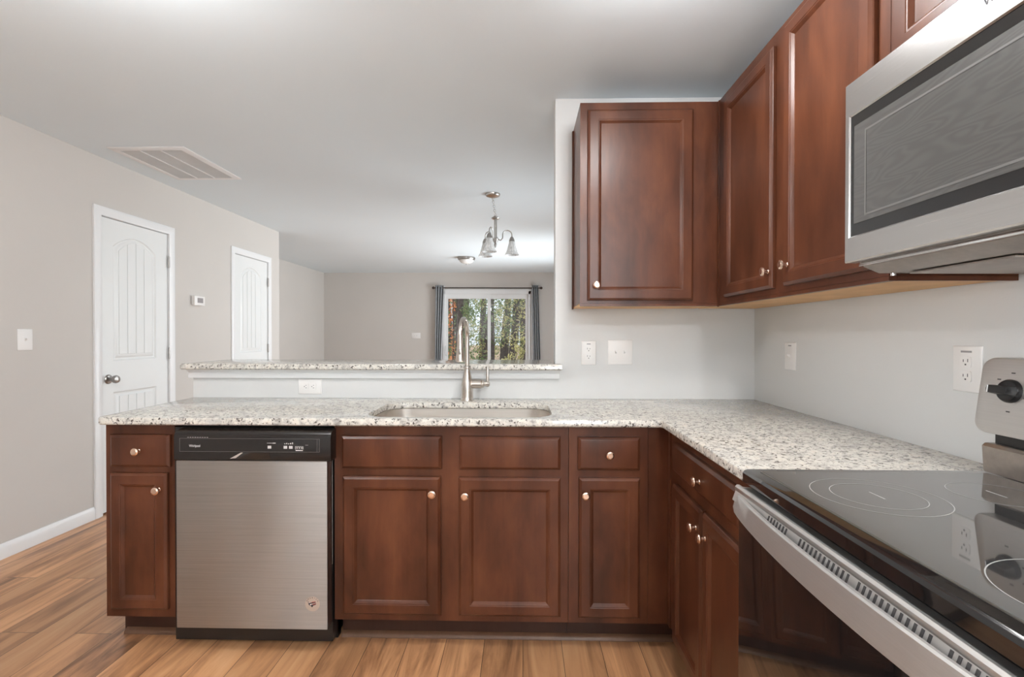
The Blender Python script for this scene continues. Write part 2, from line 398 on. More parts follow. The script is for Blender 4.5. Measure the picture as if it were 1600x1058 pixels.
def base_y(x0, x1, y, s):   # baseboard along X against a wall at y, thickness towards s
    p = [(0, 0), (0.014, 0), (0.014, 0.062), (0.010, 0.072), (0.006, 0.084), (0, 0.084)]
    return MB().prism(p, lambda a, b: Vector((x0, y + s * a, b)), lambda a, b: Vector((x1, y + s * a, b)))
def base_x(y0, y1, x, s, mb=None):
    p = [(0, 0), (0.014, 0), (0.014, 0.062), (0.010, 0.072), (0.006, 0.084), (0, 0.084)]
    return (mb or MB()).prism(p, lambda a, b: Vector((x + s * a, y0, b)), lambda a, b: Vector((x + s * a, y1, b)))
mb = base_x(YREAR, 3.222, XL, 1); base_x(4.0, 4.775, XL, 1, mb); base_x(5.55, YHALL, XL, 1, mb)
struct('baseboard_left', mb, M['trim'], 'white baseboard along the hall wall', 'baseboard')
struct('baseboard_far', base_y(XL2, -1.64, YFAR, -1), M['trim'], 'white baseboard along the far wall', 'baseboard')
struct('baseboard_living_left', base_x(YHALL, YFAR - 0.014, XL2, 1), M['trim'], 'white baseboard along the living room left wall', 'baseboard')
# moulding under the raised bar
p = [(0, 1.0168), (0.018, 1.0168), (0.020, 1.022), (0.020, 1.040), (0.016, 1.043), (0.020, 1.048), (0.030, 1.054), (0.038, 1.062), (0, 1.062)]
struct('trim_1', MB().prism(p, lambda a, b: Vector((-1.742, YB - a, b)), lambda a, b: Vector((0.185, YB - a, b))), M['trim'], 'white moulding under the granite bar', 'trim')
q = [(0, 0), (0.02, 0), (0.018, 0.008), (0.012, 0.015), (0, 0.019)]
struct('trim_2', MB().prism(q, lambda a, b: Vector((-1.655, 2.009 - a, b)), lambda a, b: Vector((-1.40, 2.009 - a, b))), M['shoe'], 'brown shoe moulding under the narrow end cabinet', 'trim')
struct('trim_3', MB().prism(q, lambda a, b: Vector((-0.745, 2.009 - a, b)), lambda a, b: Vector((0.62, 2.009 - a, b))), M['shoe'], 'brown shoe moulding under the sink cabinets', 'trim')

# unseen windows, added as openings for the fill lamps
def win_frame_x(name, x0, y0, y1, z0, z1, label):
    t = thing(name, label, 'window', (x0 + 0.05, (y0 + y1) / 2, z0), kind='structure')
    f = MB(); e = 0.06
    f.box(x0 + .02, x0 + .09, y0, y0 + e, z0, z1).box(x0 + .02, x0 + .09, y1 - e, y1, z0, z1)
    f.box(x0 + .02, x0 + .09, y0 + e, y1 - e, z0, z0 + e).box(x0 + .02, x0 + .09, y0 + e, y1 - e, z1 - e, z1)
    ym = (y0 + y1) / 2; f.box(x0 + .025, x0 + .085, ym - .03, ym + .03, z0 + e, z1 - e)
    f.build('window_frame', M['vinyl'], t)
    MB().box(x0 + .05, x0 + .056, y0 + e, ym - .03, z0 + e, z1 - e).build('window_pane', M['glass'], t)
    MB().box(x0 + .05, x0 + .056, ym + .03, y1 - e, z0 + e, z1 - e).build('window_pane', M['glass'], t)
win_frame_x('added_window_1', XR, 3.6, 5.0, 0.6, 2.05, 'unseen white framed window added in the dining room right wall')
win_frame_x('added_window_2', XR, 6.0, 8.2, 0.25, 2.15, 'unseen white framed window added in the living room right wall')
win_frame_x('added_window_3', XL - 0.12, -2.75, -1.45, 0.9, 2.15, 'unseen white framed window added in the hall wall behind the camera')  # unseen, placed to match the dishwasher's bright streak and light the right side

t = thing('added_window_4', 'narrow white framed window added behind the camera for frontal fill', 'window', (0.685, YREAR - .05, 0.9), kind='structure')  # unseen window added for frontal fill on the cabinets
f = MB(); e = .05; ya, yb = YREAR - .09, YREAR - .02
f.box(.25, .25 + e, ya, yb, .9, 2.2).box(1.12 - e, 1.12, ya, yb, .9, 2.2).box(.25 + e, 1.12 - e, ya, yb, .9, .9 + e).box(.25 + e, 1.12 - e, ya, yb, 2.2 - e, 2.2).box(.25 + e, 1.12 - e, ya + .01, yb - .01, 1.52, 1.57)
f.build('window_frame', M['vinyl'], t)
MB().box(.25 + e, 1.12 - e, YREAR - .056, YREAR - .05, .9 + e, 1.52).build('window_pane', M['glass'], t)
MB().box(.25 + e, 1.12 - e, YREAR - .056, YREAR - .05, 1.57, 2.2 - e).build('window_pane', M['glass'], t)

# ------------------------------------------------------------------ hall doors
def arch(y, y0, y1, zs, rise):
    u = (y - (y0 + y1) / 2) / ((y1 - y0) / 2); return zs + rise * math.cos(u * PI / 2) ** 0.9 if abs(u) < 1 else zs
def panel_outline(y0, y1, z0, zs, rise, ins, n=16):
    a, b = y0 + ins, y1 - ins; pts = [(a, z0 + ins), (b, z0 + ins)]
    for k in range(n + 1):
        y = b + (a - b) * k / n
        pts.append((y, arch(y, a, b, zs - ins * (0.6 if rise else 1), rise)))
    return pts
def hall_door(name, y0, label, knob):
    y1 = y0 + 0.635
    t = thing(name, label, 'door', (XL, (y0 + y1) / 2, 0), kind='structure')
    xf = XL - 0.006           # face of the slab
    P = lambda d: (lambda y, z: Vector((xf + d, y, z)))
    # slab with two pressed panels
    mb = MB(); bm = mb.bm
    up = (y0 + 0.105, y1 - 0.125, 1.055, 1.868, 0.082); lo = (y0 + 0.105, y1 - 0.125, 0.22, 0.835, 0.0)
    outer = [(y0, 0.01), (y1, 0.01), (y1, 2.052), (y0, 2.052)]
    loops = []
    for pts in [outer, panel_outline(*up, 0), panel_outline(*lo, 0)]:
        vs = [bm.verts.new(P(0)(*p)) for p in pts]; loops.append(vs)
    es = []
    for vs in loops:
        for i in range(len(vs)): es.append(bm.edges.new((vs[i], vs[(i + 1) % len(vs)])))
    bmesh.ops.triangle_fill(bm, use_beauty=True, edges=es)
    for spec, vs in ((up, loops[1]), (lo, loops[2])):
        prev = vs
        for ins, d in ((0.010, -0.008), (0.020, -0.009), (0.034, -0.002), (0.040, -0.001)):
            cur = [bm.verts.new(P(d)(*p)) for p in panel_outline(*spec, ins)]
            for i in range(len(cur)): bm.faces.new([prev[i], prev[(i + 1) % len(cur)], cur[(i + 1) % len(cur)], cur[i]])
            prev = cur
        bm.faces.new(prev)
    b0 = loops[0]; bk = [bm.verts.new(P(-0.035)(*p)) for p in outer]
    for i in range(4): bm.faces.new([b0[i], b0[(i + 1) % 4], bk[(i + 1) % 4], bk[i]])
    bm.faces.new(bk)
    slab = mb.build('door_slab', M['door'], t)
    # planked faces of the panels
    for spec in (up, lo):
        pk = MB(); a, b = spec[0] + 0.046, spec[1] - 0.046; nb = 4; wd = (b - a) / nb
        for k in range(nb):
            ya_, yb_ = a + k * wd + 0.0035, a + (k + 1) * wd - 0.0035
            pts = [(ya_, spec[2] + 0.046), (yb_, spec[2] + 0.046)]
            for j in range(5):
                yy = yb_ + (ya_ - yb_) * j / 4; pts.append((yy, arch(yy, a, b, spec[3] - 0.032, spec[4])))
            pk.prism(pts, P(-0.0012), P(0.0025), bev=0.0015, seg=1)
        pk.build('door_panel', M['door'], slab)
    # jamb and casing
    j = MB(); xo = XL - 0.11
    j.box(xo, XL - 0.001, y0 - 0.015, y0 - 0.003, 0, 2.064).box(xo, XL - 0.001, y1 + 0.003, y1 + 0.015, 0, 2.064).box(xo, XL - 0.001, y0 - 0.003, y1 + 0.003, 2.056, 2.064)
    j.box(xo, XL - 0.06, y0 - 0.003, y1 + 0.003, 0.0, 2.056)
    j.build('door_jamb', M['trim'], t)
    c = MB(); prof = [(0, 0), (0.0, 0.010), (0.012, 0.014), (0.040, 0.018), (0.052, 0.016), (0.060, 0.012), (0.060, 0.0)]
    a, b, zt = y0 - 0.004, y1 + 0.004, 2.058
    ring = lambda s: [(a - s, 0.0), (a - s, zt + s), (b + s, zt + s), (b + s, 0.0)]
    cols = [[Vector((XL + d, *q_)) for q_ in ring(s)] for s, d in prof]
    vv = [[c.bm.verts.new(p_) for p_ in col] for col in cols]
    for i in range(len(vv)):
        A, B = vv[i], vv[(i + 1) % len(vv)]
        for k in range(3): c.bm.faces.new([A[k], A[k + 1], B[k + 1], B[k]])
    c.bm.faces.new([r_[0] for r_ in vv]); c.bm.faces.new([r_[3] for r_ in vv][::-1])
    c.build('door_casing', M['trim'], t)
    for z in (1.83, 1.09, 0.28):
        h = MB().lathe([(0.007, z - 0.045), (0.007, z + 0.045)], Matrix.Translation((XL + 0.007, y1 + 0.001, 0)), 12)
        h.lathe([(0.004, z - 0.05), (0.004, z + 0.05)], Matrix.Translation((XL + 0.007, y1 + 0.001, 0)), 10)
        h.build('hinge', M['dark_nickel'], t)
    if knob:
        mt = Matrix.Translation((xf, y0 + 0.062, 0.93)) @ Matrix.Rotation(PI / 2, 4, 'Y')
        hk = MB().lathe([(0.033, 0.0), (0.033, 0.004), (0.028, 0.010), (0.013, 0.013), (0.011, 0.030), (0.018, 0.036), (0.026, 0.044), (0.028, 0.056), (0.024, 0.066), (0.012, 0.070)], mt)
        hk.build('door_handle', M['dark_nickel'], t)
    return t
hall_door('door_1', 3.291, 'nearer white two panel hall door with an arched top panel', True)
hall_door('door_2', 4.845, 'farther white hall door beside the wall corner', True)

# sliding glass door in the far wall
t = thing('door_3', 'white sliding glass door looking out to woods', 'door', (-0.71, YFAR, 0), kind='structure')
x0, x1 = -1.564, 0.142
f = MB()
f.box(x0, x0 + .04, YFAR - .012, YFAR + .11, 0.03, 2.09).box(x1 - .04, x1, YFAR - .012, YFAR + .11, 0.03, 2.09)
f.box(x0, x1, YFAR - .012, YFAR + .11, 2.035, 2.09).box(x0, x1, YFAR - .02, YFAR + .11, 0, 0.03)
f.box(x0 - .03, x1 + .03, YFAR - .02, YFAR, 2.09, 2.125)
f.build('door_frame', M['vinyl'], t)
def sash(xa, xb, y):
    s = MB(); e = 0.058
    s.box(xa, xa + e, y, y + .035, .03, 2.035).box(xb - e, xb, y, y + .035, .03, 2.035)
    s.box(xa + e, xb - e, y, y + .035, .03, .12).box(xa + e, xb - e, y, y + .035, 1.945, 2.035)
    so = s.build('sash', M['vinyl'], t)
    MB().box(xa + e, xb - e, y + .014, y + .02, .12, 1.945).build('pane', M['glass'], so)
    return so
s1 = sash(-1.524, -0.636, YFAR + .01); sash(-0.694, 0.102, YFAR + .052)
MB().tube([(-1.495, YFAR + .010, 0.84), (-1.495, YFAR - .03, 0.86), (-1.495, YFAR - .036, .93), (-1.495, YFAR - .03, 1.0), (-1.495, YFAR + .010, 1.02)], 0.009, 8).build('door_handle', M['vinyl'], s1)

# ------------------------------------------------------------------ cabinet fronts
class Face:
    """a vertical face: a along it, d out of it, z up"""
    def __init__(s, axis, plane): s.axis, s.plane = axis, plane
    def __call__(s, a, d, z):
        return Vector((a, s.plane - d, z)) if s.axis == 'y' else Vector((s.plane - d, a, z))
    def rot(s): return (PI / 2, 0, 0) if s.axis == 'y' else (0, -PI / 2, 0)
BACK, RIGHT = Face('y', YF), Face('x', XF)
UBACK, URIGHT = Face('y', UF), Face('x', XU)
kb = MB().lathe([(0.0075, 0.0), (0.0078, 0.002), (0.0062, 0.004), (0.0055, 0.013), (0.0085, 0.017), (0.0142, 0.0185), (0.0158, 0.021), (0.0150, 0.0245), (0.0105, 0.0262), (0.0098, 0.0268), (0.003, 0.0268)], n=20)
ko = kb.build('cabinet_knob', M['champagne']); KNOB = ko.data; bpy.data.objects.remove(ko)

def rect_loop(F, a0, a1, z0, z1, ins, d):
    return [F(a0 + ins, d, z0 + ins), F(a1 - ins, d, z0 + ins), F(a1 - ins, d, z1 - ins), F(a0 + ins, d, z1 - ins)]
def cab_door(F, parent, a0, a1, z0, z1, knob=None, fw=0.046, name='door'):
    pr = [(0, 0.001), (0, 0.011), (0.002, 0.014), (0.007, 0.0175), (0.010, 0.0200), (fw - 0.004, 0.0200), (fw - 0.002, 0.0185), (fw + 0.001, 0.0180), (fw + 0.009, 0.0120), (fw + 0.011, 0.0095)]
    o = MB().loops([rect_loop(F, a0, a1, z0, z1, i, d) for i, d in pr]).build(name, M['wood'], parent, angle=18)
    if knob: inst(KNOB, 'knob', F(knob[0], 0.0200, knob[1]), o, F.rot())
    return o
def cab_drawer(F, parent, a0, a1, z0, z1, knob=None, name='drawer'):
    pr = [(0, 0.001), (0, 0.010), (0.002, 0.013), (0.008, 0.017), (0.011, 0.0195), (0.014, 0.0200)]
    o = MB().loops([rect_loop(F, a0, a1, z0, z1, i, d) for i, d in pr]).build(name, M['wood'], parent, angle=18)
    if knob: inst(KNOB, 'knob', F(knob[0], 0.0200, knob[1]), o, F.rot())
    return o
def mids(z0, z1): return (z0 + z1) / 2

GB = 'dark cherry base cabinets under the granite worktop'
DZ0, DZ1, RZ0, RZ1 = 0.133, 0.682, 0.712, 0.842
# narrow end cabinet
b = thing('base_cabinet', 'narrow dark cherry base cabinet at the left end, beside the dishwasher', 'base cabinet', (-1.53, 2.2, 0), GB)
MB().box(-1.679, -1.398, YF, 2.50, 0.105, 0.884).build('carcass', M['wood'], b)
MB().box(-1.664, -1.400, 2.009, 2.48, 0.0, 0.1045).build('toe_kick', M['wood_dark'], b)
cab_drawer(BACK, b, -1.652, -1.408, RZ0, RZ1, (-1.529, 0.779))
cab_door(BACK, b, -1.652, -1.420, 0.14, 0.688, (-1.448, 0.625))
# sink cabinet: open inside for the bowl
b = thing('base_cabinet', 'wide dark cherry sink base cabinet with two doors and two blank drawer fronts', 'base cabinet', (-0.286, 2.2, 0), GB)
c = MB()
c.box(-0.751, -0.733, YF + .02, 2.50, .105, .884).box(0.160, 0.178, YF + .02, 2.50, .105, .884).box(-0.733, 0.160, YF + .02, 2.50, .105, .123)
c.box(-0.733, 0.160, 2.49, 2.50, .123, .884)
c.box(-0.751, -0.70, YF, YF + .02, .105, .884).box(0.13, 0.178, YF, YF + .02, .105, .884).box(-0.33, -0.24, YF, YF + .02, .105, .884)
for xa, xb in ((-0.70, -0.33), (-0.24, 0.13)): c.box(xa, xb, YF, YF + .02, .105, .15).box(xa, xb, YF, YF + .02, .67, .73).box(xa, xb, YF, YF + .02, .83, .884)
c.build('carcass', M['wood'], b)
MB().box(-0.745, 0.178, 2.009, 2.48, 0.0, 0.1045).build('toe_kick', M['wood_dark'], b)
cab_drawer(BACK, b, -0.719, -0.321, RZ0, RZ1, name='false_drawer_front'); cab_drawer(BACK, b, -0.250, 0.147, RZ0, RZ1, name='false_drawer_front')
cab_door(BACK, b, -0.715, -0.325, DZ0, DZ1, (-0.355, 0.620)); cab_door(BACK, b, -0.252, 0.147, DZ0, DZ1 - .002, (-0.226, 0.613))
# cabinet right of the sink with its corner filler
b = thing('base_cabinet', 'dark cherry base cabinet right of the sink, reaching into the inner corner', 'base cabinet', (0.37, 2.2, 0), GB)
MB().box(0.180, 0.490, YF, 2.50, .105, .884).build('carcass', M['wood'], b)
MB().box(0.491, 0.5735, YF, YF + .02, .105, .884).build('corner_filler', M['wood'], b)
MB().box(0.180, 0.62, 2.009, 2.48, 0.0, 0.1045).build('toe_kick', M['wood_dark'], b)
cab_drawer(BACK, b, 0.215, 0.457, RZ0, RZ1, (0.336, 0.776)); cab_door(BACK, b, 0.219, 0.457, DZ0 - .002, DZ1, (0.243, 0.619))
# right run
b = thing('base_cabinet', 'dark cherry base cabinet beside the range, one drawer over a pair of doors', 'base cabinet', (0.87, 1.55, 0), GB)
MB().box(XF, 1.175, 1.20, YF - 0.001, .105, .884).build('carcass', M['wood'], b)
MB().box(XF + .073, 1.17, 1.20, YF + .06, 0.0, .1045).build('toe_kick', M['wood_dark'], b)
MB().box(XF - .006, XF - .0005, YF - .030, YF - .002, .105, .884).build('scribe_strip', M['wood'], b)
cab_drawer(RIGHT, b, 1.272, 1.838, .735, RZ1, (1.548, 0.781))
cab_door(RIGHT, b, 1.545, 1.838, DZ0 - .03, .69, (1.580, 0.625)); cab_door(RIGHT, b, 1.240, 1.535, DZ0 - .03, .69, (1.500, 0.622))

# wall cabinets
GW = 'dark cherry wall cabinets'
W0, W1 = 1.372, 2.288
b = thing('wall_cabinet', 'dark cherry single door wall cabinet hanging on the back wall', 'wall cabinet', (0.56, YB, W0), GW)
MB().box(0.2565, XU - .001, UF, YB - .002, W0 + .012, W1).build('carcass', M['wood'], b)
MB().box(0.2565, XU - .001, UF, UF + .019, W0, W0 + .0115).build('bottom_rail', M['wood'], b)
MB().box(0.2575, XU - .001, UF + .0195, YB - .002, W0 + .004, W0 + .0115).build('underside_panel', M['ply'], b)
MB().box(0.249, 0.2563, YB - .024, YB - .002, W0, W1 - .01).build('scribe_strip', M['wood'], b)
cab_door(UBACK, b, 0.289, 0.760, 1.397, 2.252, (0.326, 1.464), fw=0.050)
b = thing('wall_cabinet', 'dark cherry two door wall cabinet between the inner corner and the microwave', 'wall cabinet', (XR, 1.7, W0), GW)
MB().box(XU, XR - .002, 1.196, YB - .003, W0 + .012, W1).build('carcass', M['wood'], b)
MB().box(XU, XU + .019, 1.196, UF + .02, W0, W0 + .0115).build('bottom_rail', M['wood'], b)
MB().box(XU + .0195, XR - .002, 1.203, YB - .003, W0 + .004, W0 + .0115).build('underside_panel', M['ply'], b)
MB().box(XU + .0195, XR - .002, 1.196, 1.2025, W0 - .0, W0 + .0115).build('side_skirt', M['wood'], b)
MB().box(XU - .004, XU - .0003, UF - .014, UF - .003, W0 - .004, W1).build('scribe_strip', M['wood'], b)
cab_door(URIGHT, b, 1.722, 2.130, 1.405, 2.240, (1.735, 1.463), fw=0.045)
cab_door(URIGHT, b, 1.236, 1.648, 1.405, 2.258, (1.612, 1.470), fw=0.045)
b = thing('wall_cabinet', 'short dark cherry wall cabinet above the microwave', 'wall cabinet', (XR, 0.82, 1.85), GW)
MB().box(XU, XR - .002, 0.432, 1.194, 1.848, W1).build('carcass', M['wood'], b)
cab_door(URIGHT, b, 0.825, 1.172, 1.872, 2.240, (0.855, 1.90), fw=0.050); cab_door(URIGHT, b, 0.454, 0.801, 1.872, 2.240, (0.77, 1.90), fw=0.050)
# ------------------------------------------------------------------ granite
def slab_with_hole(outline, hole, z0, z1, ease=0.004):
    mb = MB(); bm = mb.bm
    def inset(pts, e):
        n = len(pts); out = []
        area = sum(pts[i][0] * pts[(i + 1) % n][1] - pts[(i + 1) % n][0] * pts[i][1] for i in range(n))
        sg = 1 if area > 0 else -1
        for i in range(n):
            p0, p1, p2 = Vector(pts[i - 1]), Vector(pts[i]), Vector(pts[(i + 1) % n])
            d1, d2 = (p1 - p0).normalized(), (p2 - p1).normalized()
            n1, n2 = Vector((-d1.y, d1.x)) * sg, Vector((-d2.y, d2.x)) * sg
            k = (n1 + n2); k = k / max(0.3, k.dot(n1)) if k.length > 1e-6 else n1
            out.append(tuple(p1 + k * e))
        return out
    def ringset(pts, s):
        seq = [(0 + ease * s, z1), (ease * .3 * s, z1 - ease * .3), (0, z1 - ease), (0, z0 + ease), (ease * s, z0)]
        return [[bm.verts.new((*p, z)) for p in inset(pts, e)] for e, z in seq]
    R = [ringset(outline, 1)]
    if hole: R.append(ringset(hole, -1))
    for rs in R:
        n = len(rs[0])
        for a, b in zip(rs, rs[1:]):
            for k in range(n): bm.faces.new([a[k], a[(k + 1) % n], b[(k + 1) % n], b[k]])
    for idx in (0, -1):
        es = []
        for rs in R:
            n = len(rs[idx])
            for k in range(n):
                e = bm.edges.get((rs[idx][k], rs[idx][(k + 1) % n])); es.append(e)
        bmesh.ops.triangle_fill(bm, use_beauty=True, edges=es)
    return mb
def round_corner(cx, cy, r, a0, a1, n=6): return [(cx + r * math.cos(a0 + (a1 - a0) * k / n), cy + r * math.sin(a0 + (a1 - a0) * k / n)) for k in range(n + 1)]
xl = -1.693
out = round_corner(xl + .03, 1.898 + .03, .03, PI, 1.5 * PI) + [(0.522, 1.898)] + [(0.532, 1.888), (0.532, 1.187), (XR - .001, 1.187), (XR - .001, YB - .001), (-1.729, YB - .001), (-1.729 + .0, YB - .03)]
out = [p for i, p in enumerate(out) if i != len(out) - 1]
hole = rrect(-0.645, 0.118, 1.945, 2.362, 0.105, 8)
o = slab_with_hole(out, hole, 0.8845, CT, 0.005).build('worktop', M['granite'])
tag(o, 'speckled cream granite worktop, L-shaped, over the base cabinets', 'worktop')
bar = round_corner(-1.765 + .02, 2.470 + .02, .02, PI, 1.5 * PI, 4) + [(0.196, 2.470), (0.196, YB - .001), (XE - .001, YB - .001), (XE - .001, 2.93), (-1.765, 2.93)]
o = slab_with_hole(bar, None, 1.0625, 1.0930, 0.006).build('bar_top', M['granite'])
tag(o, 'speckled granite raised bar top on the low wall behind the sink', 'bar top')

# ------------------------------------------------------------------ sink
t = thing('sink', 'stainless steel undermount sink bowl set in the granite worktop', 'sink', (-0.264, 2.15, 0.66))
lp = []
for gr, z, r in ((0.020, 0.8835, .125), (0.004, 0.8835, .109), (0.004, 0.880, .109), (0.000, 0.72, .105), (-0.012, 0.69, .095), (-0.045, 0.672, .07), (-0.20, 0.664, .005)):
    if gr > -0.1: lp.append([Vector((x, y, z)) for x, y in rrect(-0.645 - gr, 0.118 + gr, 1.945 - gr * (0.25 if gr > 0 else 1), 2.362 + gr, r, 8)])
bowl = MB().loops(lp, cap0=False, cap1=True)
bo = bowl.build('bowl', M['steel_sink'], t, recalc=False)
MB().lathe([(0.056, 0.6722), (0.056, 0.6745), (0.045, 0.675), (0.040, 0.673), (0.012, 0.6735)], Matrix.Translation((-0.264, 2.19, 0))).build('drain', M['chrome'], t)

# ------------------------------------------------------------------ faucet
fx, fy = -0.279, 2.442
t = thing('faucet', 'brushed nickel pull-down kitchen faucet behind the sink', 'faucet', (fx, fy, CT))
T = Matrix.Translation((fx, fy, CT + .0005))
MB().lathe([(0.033, 0), (0.033, 0.004), (0.031, 0.009), (0.030, 0.02), (0.030, 0.060), (0.029, 0.085), (0.0235, 0.11), (0.0165, 0.140), (0.0145, 0.152), (0.0145, 0.158), (0.0185, 0.162), (0.0185, 0.170), (0.0145, 0.174)], T).build('body', M['nickel'], t)
R = 0.088; ztop = 1.318 - R; pts = [(fx, fy, CT + .170), (fx, fy, 1.15)]
ang = math.radians(-4)
dx, dy = math.sin(ang), -math.cos(ang)
for k in range(13):
    a = PI * k / 12 * 0.97; h = R * (1 - math.cos(a))
    pts.append((fx + dx * h, fy + dy * h, ztop + R * math.sin(a)))
MB().tube(pts, 0.0115, 16).build('spout', M['nickel'], t)
ex, ey, ez = pts[-1]
hd = Matrix.Translation((ex, ey, ez))
hd_o = MB().lathe([(0.0125, 0.004), (0.0135, -0.004), (0.0140, -0.020), (0.0140, -0.030), (0.0160, -0.060), (0.0205, -0.098), (0.0225, -0.110), (0.0225, -0.118), (0.0190, -0.122), (0.004, -0.122)], hd).build('spray_head', M['nickel'], t)
MB().box(ex - .0055, ex + .0055, ey - .0215, ey - .0145, ez - .088, ez - .062, bev=.003).build('spray_button', M['dark_nickel'], hd_o)
zh = CT + .083
hv = MB().lathe([(0.016, 0.018), (0.0225, 0.024), (0.0225, 0.070), (0.019, 0.074), (0.019, 0.082), (0.012, 0.085), (0.012, 0.094), (0.0145, 0.098), (0.0145, 0.108), (0.008, 0.113)], Matrix.Translation((fx, fy, zh)) @ Matrix.Rotation(PI / 2, 4, 'Y'))
ho = hv.build('handle_hub', M['nickel'], t)
MB().tube([(fx + .102, fy, zh + .006), (fx + .102, fy, zh + .03), (fx + .103, fy, zh + .082), (fx + .103, fy, zh + .090)], [0.0075, 0.0075, 0.0065, 0.004], 14).build('lever', M['nickel'], t)

# ------------------------------------------------------------------ dishwasher
t = thing('dishwasher', 'stainless steel dishwasher with a black control panel, beside the narrow end cabinet', 'dishwasher', (-1.05, 2.2, 0))
MB().box(-1.392, -0.757, 1.93, 2.49, 0.02, 0.872).build('tub', M['black'], t)
MB().box(-1.385, -0.757, 1.985, 2.02, 0.0005, 0.098).build('kick_plate', M['black'], t)
MB().box(-0.7655, -0.7570, 1.926, 1.9299, 0.33, 0.745).build('side_seal', M['plastic_ivory'], t)
MB().box(-1.350, -0.757, 1.876, 1.9295, 0.098, 0.752, bev=0.003).build('door', M['steel_x'], t)
pr = [(1.9295, 0.7525), (1.876, 0.7525), (1.873, 0.756), (1.873, 0.846), (1.878, 0.858), (1.888, 0.866), (1.9295, 0.871)]
po = MB().prism(pr, lambda a, b: Vector((-1.356, a, b)), lambda a, b: Vector((-0.742, a, b))).build('control_panel', M['dw_panel'], t)
FD = Face('y', 1.873)
g = MB()
for z in (0.788, 0.8385): g.box(-1.333, -0.785, 1.8722, 1.8731, z, z + .0008)
for x in (-1.333, -0.7858, -0.795): g.box(x, x + .0008, 1.8722, 1.8731, .788, .839)
g.build('panel_outline', plain('faint_outline', (0.16, 0.15, 0.145), 0.4), po)
hp = MB()   # handle pocket under the panel
hp.prism([(-1.115, .759), (-0.975, .759), (-0.980, .785), (-1.085, .785)], lambda a, b: Vector((a, 1.8725, b)), lambda a, b: Vector((a, 1.8735, b)))
hp.build('handle_pocket', M['black_gloss'], po)
MB().prism([(-1.135, .7615), (-1.112, .7635), (-1.083, .785), (-1.092, .785)], lambda a, b: Vector((a, 1.8715, b)), lambda a, b: Vector((a, 1.8735, b))).build('handle_edge', M['chrome'], po)
lg = MB(); text_mb(lg, 'Whirlpool', 0.0135, lambda a, b, d: FD(-1.296 + a * .78, d, 0.806 + b)); lg.build('logo', M['icon_white'], po)
def icons(name, *bs):
    m_ = MB()
    for x0, x1, z0, z1 in bs: m_.box(x0, x1, 1.8722, 1.8731, z0, z1)
    m_.build(name, M['icon'], po)
icons('printed_line', *[(-1.302 + k * .0095, -1.297 + k * .0095, .8425, .8440) for k in range(9)])
icons('printed_arrow', (-0.990, -0.966, .8215, .8230), (-0.968, -0.956, .8205, .8240))
for x in (-0.980, -0.918, -0.897): icons('button', (x - .007, x + .007, .8010, .8120))
icons('cycle_lights', *[(-0.922 + k * .0075, -0.918 + k * .0075, .8185, .8215 + .002 * (k % 2) + (.004 if k == 4 else 0)) for k in range(5)])
icons('status_display', (-0.880, -0.848, .8085, .8100), (-0.880, -0.878, .799, .8100), (-0.850, -0.848, .799, .8100), (-0.878, -0.850, .7925, .797), *[(-0.875 + k * .009, -0.870 + k * .009, .8015, .806) for k in range(3)])
icons('indicator', (-0.840, -0.829, .8145, .8155))
# round sticker on the door
sx, sz = -0.815, 0.1985; FS = Face('y', 1.876)
st = MB().lathe([(0.0285, 0), (0.0285, 0.0006)], Matrix.Translation((sx, 1.876, sz)) @ Matrix.Rotation(PI / 2, 4, 'X'), 40).build('sticker', plain('sticker_silver', (0.62, 0.57, 0.52), 0.35, 0.6), t)
lt = MB()
for i, ch in enumerate('AMERICA'):
    a = math.radians(150 - i * 20); cx, cz = sx + .0215 * math.cos(a), sz + .0215 * math.sin(a); ro = a - PI / 2
    text_mb(lt, ch, 0.0085, lambda p, q_, d, cx=cx, cz=cz, ro=ro: FS(cx + p * math.cos(ro) - q_ * math.sin(ro), d + .0004, cz + p * math.sin(ro) + q_ * math.cos(ro)), align='CENTER')
lt.build('sticker_lettering', M['icon_black'], st)
em = MB()
def flat(mb, pts, d): mb.bm.faces.new([mb.bm.verts.new(FS(sx + a, d, sz + b)) for a, b in pts])
flat(em, [(-.017, .012), (-.012, .004), (.012, .0075), (.013, .0045), (-.006, .001), (-.001, -.003), (.013, .001), (.014, -.002), (.004, -.006), (-.001, -.013), (-.006, -.008), (-.013, -.005), (-.016, .002)], .0009)
em.build('sticker_eagle', M['icon_black'], st)
e2 = MB(); flat(e2, [(-.004, .0075), (.012, .0105), (.013, .0085), (-.002, .0055)], .0010); flat(e2, [(.000, -.001), (.0145, .0035), (.015, .0015), (.002, -.0035)], .0011); e2.build('sticker_stripes', M['icon_red'], st)
e3 = MB(); flat(e3, [(-.010, -.001), (-.006, .001), (-.003, -.002), (-.006, -.0055), (-.010, -.004)], .0012); flat(e3, [(-.015, .006), (-.012, .0075), (-.0105, .0045), (-.013, .003)], .0012); e3.build('sticker_star', M['icon_white'], st)

